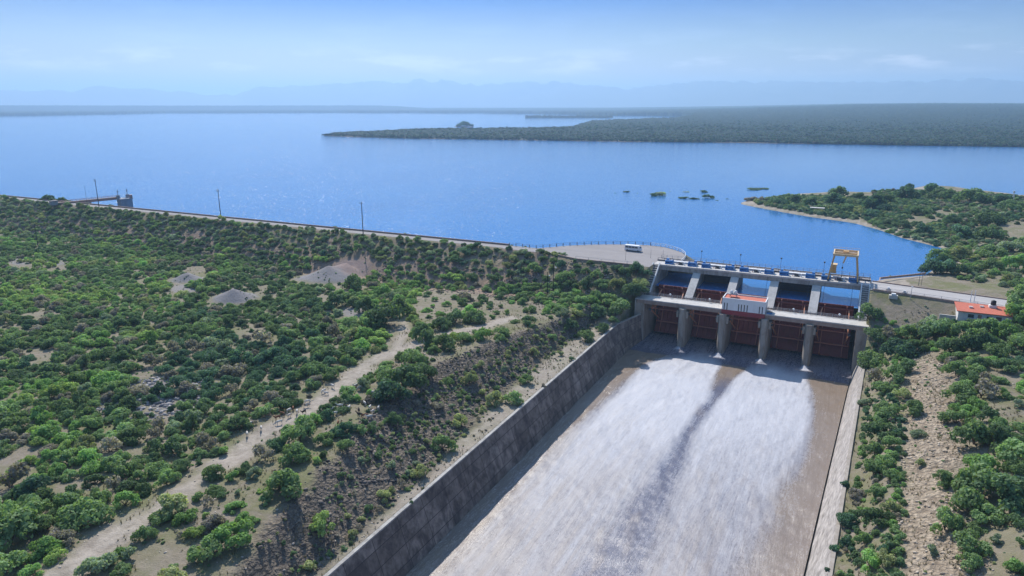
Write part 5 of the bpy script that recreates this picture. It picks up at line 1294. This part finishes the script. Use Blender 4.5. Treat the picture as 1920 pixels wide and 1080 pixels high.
def rocks(name, x, y, smin, smax, mat, flat=.65):
    n = len(x); z = H(x, y); v, f = ico(); g = RNG; s = smin + (smax - smin) * g.random(n) ** 3
    a = g.uniform(0, 6.28, n); jit = 1 + g.uniform(-.3, .3, (n, 12)); vv = v[None] * jit[..., None] * np.stack([s * g.uniform(.8, 1.5, n), s * g.uniform(.6, 1, n), s * flat], -1)[:, None, :]
    ca, sa = np.cos(a)[:, None], np.sin(a)[:, None]; w_ = np.stack([vv[..., 0] * ca - vv[..., 1] * sa, vv[..., 0] * sa + vv[..., 1] * ca, vv[..., 2]], -1) + np.stack([x, y, z + s * .1], -1)[:, None, :]
    ff = (f[None] + (np.arange(n) * 12)[:, None, None]).reshape(-1, 3)
    return tag(tri_mesh(name, w_.reshape(-1, 3), ff, mat, np.repeat(g.random(n), 12)), kind='stuff')
def cand(n, xr, yr, f):
    x = RNG.uniform(*xr, n); y = RNG.uniform(*yr, n); k = f(x, y); return x[k], y[k]
x, y = cand(17000, (-42, -6), (-225, -8), lambda x, y: (x > np.interp(-y, *TOPT) - 1.5) & (x < np.interp(-y, *FOOT) + .5) & (fbm(x / 4, y / 4, 501, 3) > .06))
rocks('cut_slope_rubble', x, y, .08, .5, mat_stone('dark_stone', (.05, .046, .048), (.24, .205, .175)))
x, y = cand(9000, (70, 104), (-190, -18), lambda x, y: (rw(x, y) > 8.5) & (rw(x, y) < 22) & (fbm(x / 4, y / 4, 502, 3) > -.2))
rocks('gully_rubble', x, y, .08, .38, mat_stone('pale_stone', (.26, .205, .15), (.50, .42, .33)))
x, y = cand(14000, (-480, -46), (-14, 15), lambda x, y: (fbm(x / 11, y / 7, 503, 3) > .05) & (np.minimum.reduce([np.hypot(x - a_[0], y - a_[1]) for a_, q_, h_ in MOUNDS]) > 15))
rocks('dam_toe_rubble', x, y, .15, .6, mat_stone('reddish_stone', (.20, .13, .10), (.40, .30, .25)))
x, y = cand(2600, (-60, -8), (-4, 15), lambda x, y: fbm(x / 4, y / 4, 504, 3) > -.1)
rocks('embankment_rubble', x, y, .15, .6, mat_stone('brown_stone', (.16, .12, .10), (.46, .38, .32)))
cxp, cyp, _ = gp(300, 745)
x, y = cand(1500, (cxp - 16, cxp + 16), (cyp - 14, cyp + 14), lambda x, y: np.hypot(x - cxp, y - cyp) < 14)
rocks('landslip_rubble', x, y, .15, .8, mat_stone('grey_stone', (.16, .15, .155), (.42, .39, .37)))
x, y = cand(6000, (-60, 130), (-230, 0), lambda x, y: ((x < np.interp(-y, *TOPT)) & (x > -75)) | ((x > -14) & (x < -6.3)) | (rw(x, y) > 22))
rocks('scattered_stones', x, y, .06, .28, mat_stone('tan_stone', (.30, .25, .20), (.55, .48, .41)))
def tufts(name, x, y, mat):
    n = len(x); z = H(x, y); k = 7; a = RNG.uniform(0, 6.28, (n, k)); h = RNG.uniform(.2, .75, (n, k)); l = RNG.uniform(.05, .35, (n, k)); w_ = .05
    bx_ = x[:, None] + np.cos(a) * .06; by_ = y[:, None] + np.sin(a) * .06; zz = np.repeat(z[:, None], k, 1) - .04
    A = np.stack([bx_ - np.sin(a) * w_, by_ + np.cos(a) * w_, zz], -1); B_ = np.stack([bx_ + np.sin(a) * w_, by_ - np.cos(a) * w_, zz], -1); T_ = np.stack([bx_ + np.cos(a) * l, by_ + np.sin(a) * l, zz + h], -1)
    V_ = np.stack([A, B_, T_], 2).reshape(-1, 3); return tag(tri_mesh(name, V_, np.arange(len(V_)).reshape(-1, 3), mat, RNG.random(len(V_))), kind='stuff')
x, y = cand(30000, (-60, 125), (-228, 10), lambda x, y: (((x < -6.2) & (dline(x, y, TRACK) > 1.8)) | (rw(x, y) > .8)) & (fbm(x / 6, y / 6, 505, 3) > -.05) & (y < 6))
tufts('dry_grass', x, y, mat_stone('dry_grass', (.20, .165, .075), (.42, .35, .19)))

# ------------------------------------------------------------------ goats
def goat_mesh(pose):
    me = bpy.data.meshes.new('g'); hd_ = (.66, .30) if pose == 'graze' else (.80, 1.02)
    neck = (.56, .62) if pose == 'graze' else (.62, .86)
    st = .12 if pose == 'walk' else .0
    v = [(-.42, 0, .70, .15, .17), (-.10, 0, .66, .17, .20), (.25, 0, .68, .15, .19), (.43, 0, .72, .11, .15), (neck[0], 0, neck[1], .07, .09), (hd_[0], 0, hd_[1], .065, .075),
         (hd_[0] + (.13 if pose != 'graze' else .05), 0, hd_[1] - (.06 if pose != 'graze' else .14), .035, .04), (-.56, 0, .76, .05, .05), (-.64, 0, .84, .02, .02)]
    e = [(0, 1), (1, 2), (2, 3), (3, 4), (4, 5), (5, 6), (0, 7), (7, 8)]
    for sy in (-1, 1):
        b = len(v); f = st * sy
        v += [(.34, sy * .10, .55, .065, .065), (.35 + f, sy * .11, .30, .034, .034), (.34 + f * 1.6, sy * .11, .03, .026, .026)]; e += [(3 if False else 2, b), (b, b + 1), (b + 1, b + 2)]
        b = len(v); v += [(-.40, sy * .11, .52, .085, .085), (-.36 - f * .4, sy * .11, .38, .05, .05), (-.47 - f, sy * .11, .25, .03, .03), (-.44 - f, sy * .11, .03, .026, .026)]; e += [(0, b), (b, b + 1), (b + 1, b + 2), (b + 2, b + 3)]
        b = len(v); v += [(hd_[0] - .05, sy * .10, hd_[1] + .03, .025, .02), (hd_[0] - .10, sy * .18, hd_[1] - .02, .02, .012)]; e += [(5, b), (b, b + 1)]
        b = len(v); v += [(hd_[0] - .06, sy * .03, hd_[1] + .12, .014, .014), (hd_[0] - .15, sy * .06, hd_[1] + .2, .007, .007)]; e += [(5, b), (b, b + 1)]
    me.from_pydata([p[:3] for p in v], e, []); o = bpy.data.objects.new('g', me); C.objects.link(o)
    md = o.modifiers.new('s', 'SKIN'); sv = me.skin_vertices[0].data
    for i, p in enumerate(v): sv[i].radius = (p[3], p[4]); sv[i].use_root = (i == 1)
    s2 = o.modifiers.new('u', 'SUBSURF'); s2.levels = s2.render_levels = 1
    dg = bpy.context.evaluated_depsgraph_get(); out = bpy.data.meshes.new_from_object(o.evaluated_get(dg)); bpy.data.objects.remove(o)
    out.polygons.foreach_set('use_smooth', [True] * len(out.polygons)); return out
def mat_fur(name, a, b):
    m = NT(name); n = m.noise(2.2, 3, vec=m.pos(obj=True)); return m.fin(m.mix(m.ramp(n, [(.42, 0.0), (.58, 1.0)]), a, b), .9, spec=.1)
FUR = {'white': mat_fur('white_fur', (.66, .62, .56), (.52, .46, .40)), 'brown': mat_fur('brown_fur', (.17, .085, .05), (.24, .13, .08)), 'black': mat_fur('black_fur', (.025, .022, .022), (.05, .04, .035)), 'tan and white': mat_fur('tan_fur', (.60, .56, .50), (.38, .24, .15))}
GM = {}
for po in ('graze', 'walk', 'stand'):
    base = goat_mesh(po)
    for c_, mt in FUR.items():
        q = base.copy(); q.materials.clear(); q.materials.append(mt); GM[(po, c_)] = q
GOATS = [(471, 798, 'tan and white'), (490, 807, 'white'), (464, 819, 'white'), (542, 774, 'white'), (543, 783, 'tan and white'), (521, 788, 'brown'), (524, 796, 'white'), (557, 776, 'white'), (570, 777, 'black'), (577, 757, 'white'), (575, 764, 'tan and white'), (595, 725, 'white'), (607, 737, 'white'), (624, 728, 'white'),
         (667, 728, 'white'), (675, 731, 'tan and white'), (643, 743, 'tan and white'), (698, 741, 'white'), (684, 760, 'white'), (638, 765, 'white'), (624, 771, 'white'), (627, 780, 'white'), (655, 768, 'white'), (694, 768, 'white'), (710, 769, 'white'), (673, 774, 'black'), (675, 783, 'black'), (684, 784, 'brown'), (693, 786, 'white'), (699, 776, 'tan and white'),
         (634, 797, 'brown'), (638, 803, 'brown'), (647, 802, 'black'), (517, 834, 'white'), (494, 855, 'white'), (530, 780, 'brown'), (550, 770, 'brown'), (612, 741, 'white')]
POSES = ['graze', 'walk', 'stand']; gl = {}
track_ang = math.atan2(TRACK[6][1] - TRACK[8][1], TRACK[6][0] - TRACK[8][0])
for i, (px, py, c_) in enumerate(GOATS):
    x, y, z = gp(px, py); po = POSES[i % 3]; g = bpy.data.objects.new('goat', GM[(po, c_)]); C.objects.link(g); s = random.uniform(1.15, 1.4)
    g.location = (x, y, z - .01); g.scale = (s, s, s); g.rotation_euler = (0, 0, track_ang + random.gauss(0, .7) + (math.pi if i % 7 == 3 else 0)); tag(g, None, 'goat', 'goats of the flock on the track')
    gl.setdefault(c_, []).append((px, po, g))
for c_, L in gl.items():
    L.sort(key=lambda q: q[0])
    for i, (px, po, g) in enumerate(L):
        g['label'] = f'{c_} goat {dict(graze="grazing head down", walk="walking", stand="standing")[po]}, ' + ('leftmost' if i == 0 else ordw(i) + ' from left') + f' {c_} goat'

# ------------------------------------------------------------------ haze
hz_ = MB().box(-33000, 33000, -2500, 36000, -31, 830)
hm = bpy.data.materials.new('haze'); hm.use_nodes = True; ht = hm.node_tree; ht.nodes.clear()
ho = ht.nodes.new('ShaderNodeOutputMaterial'); hv = ht.nodes.new('ShaderNodeVolumePrincipled'); hv.inputs['Color'].default_value = (.42, .63, .86, 1); hv.inputs['Density'].default_value = 1.2e-4; hv.inputs['Anisotropy'].default_value = .3
ht.links.new(hv.outputs[0], ho.inputs['Volume'])
tag(hz_.build('haze', hm), kind='stuff')
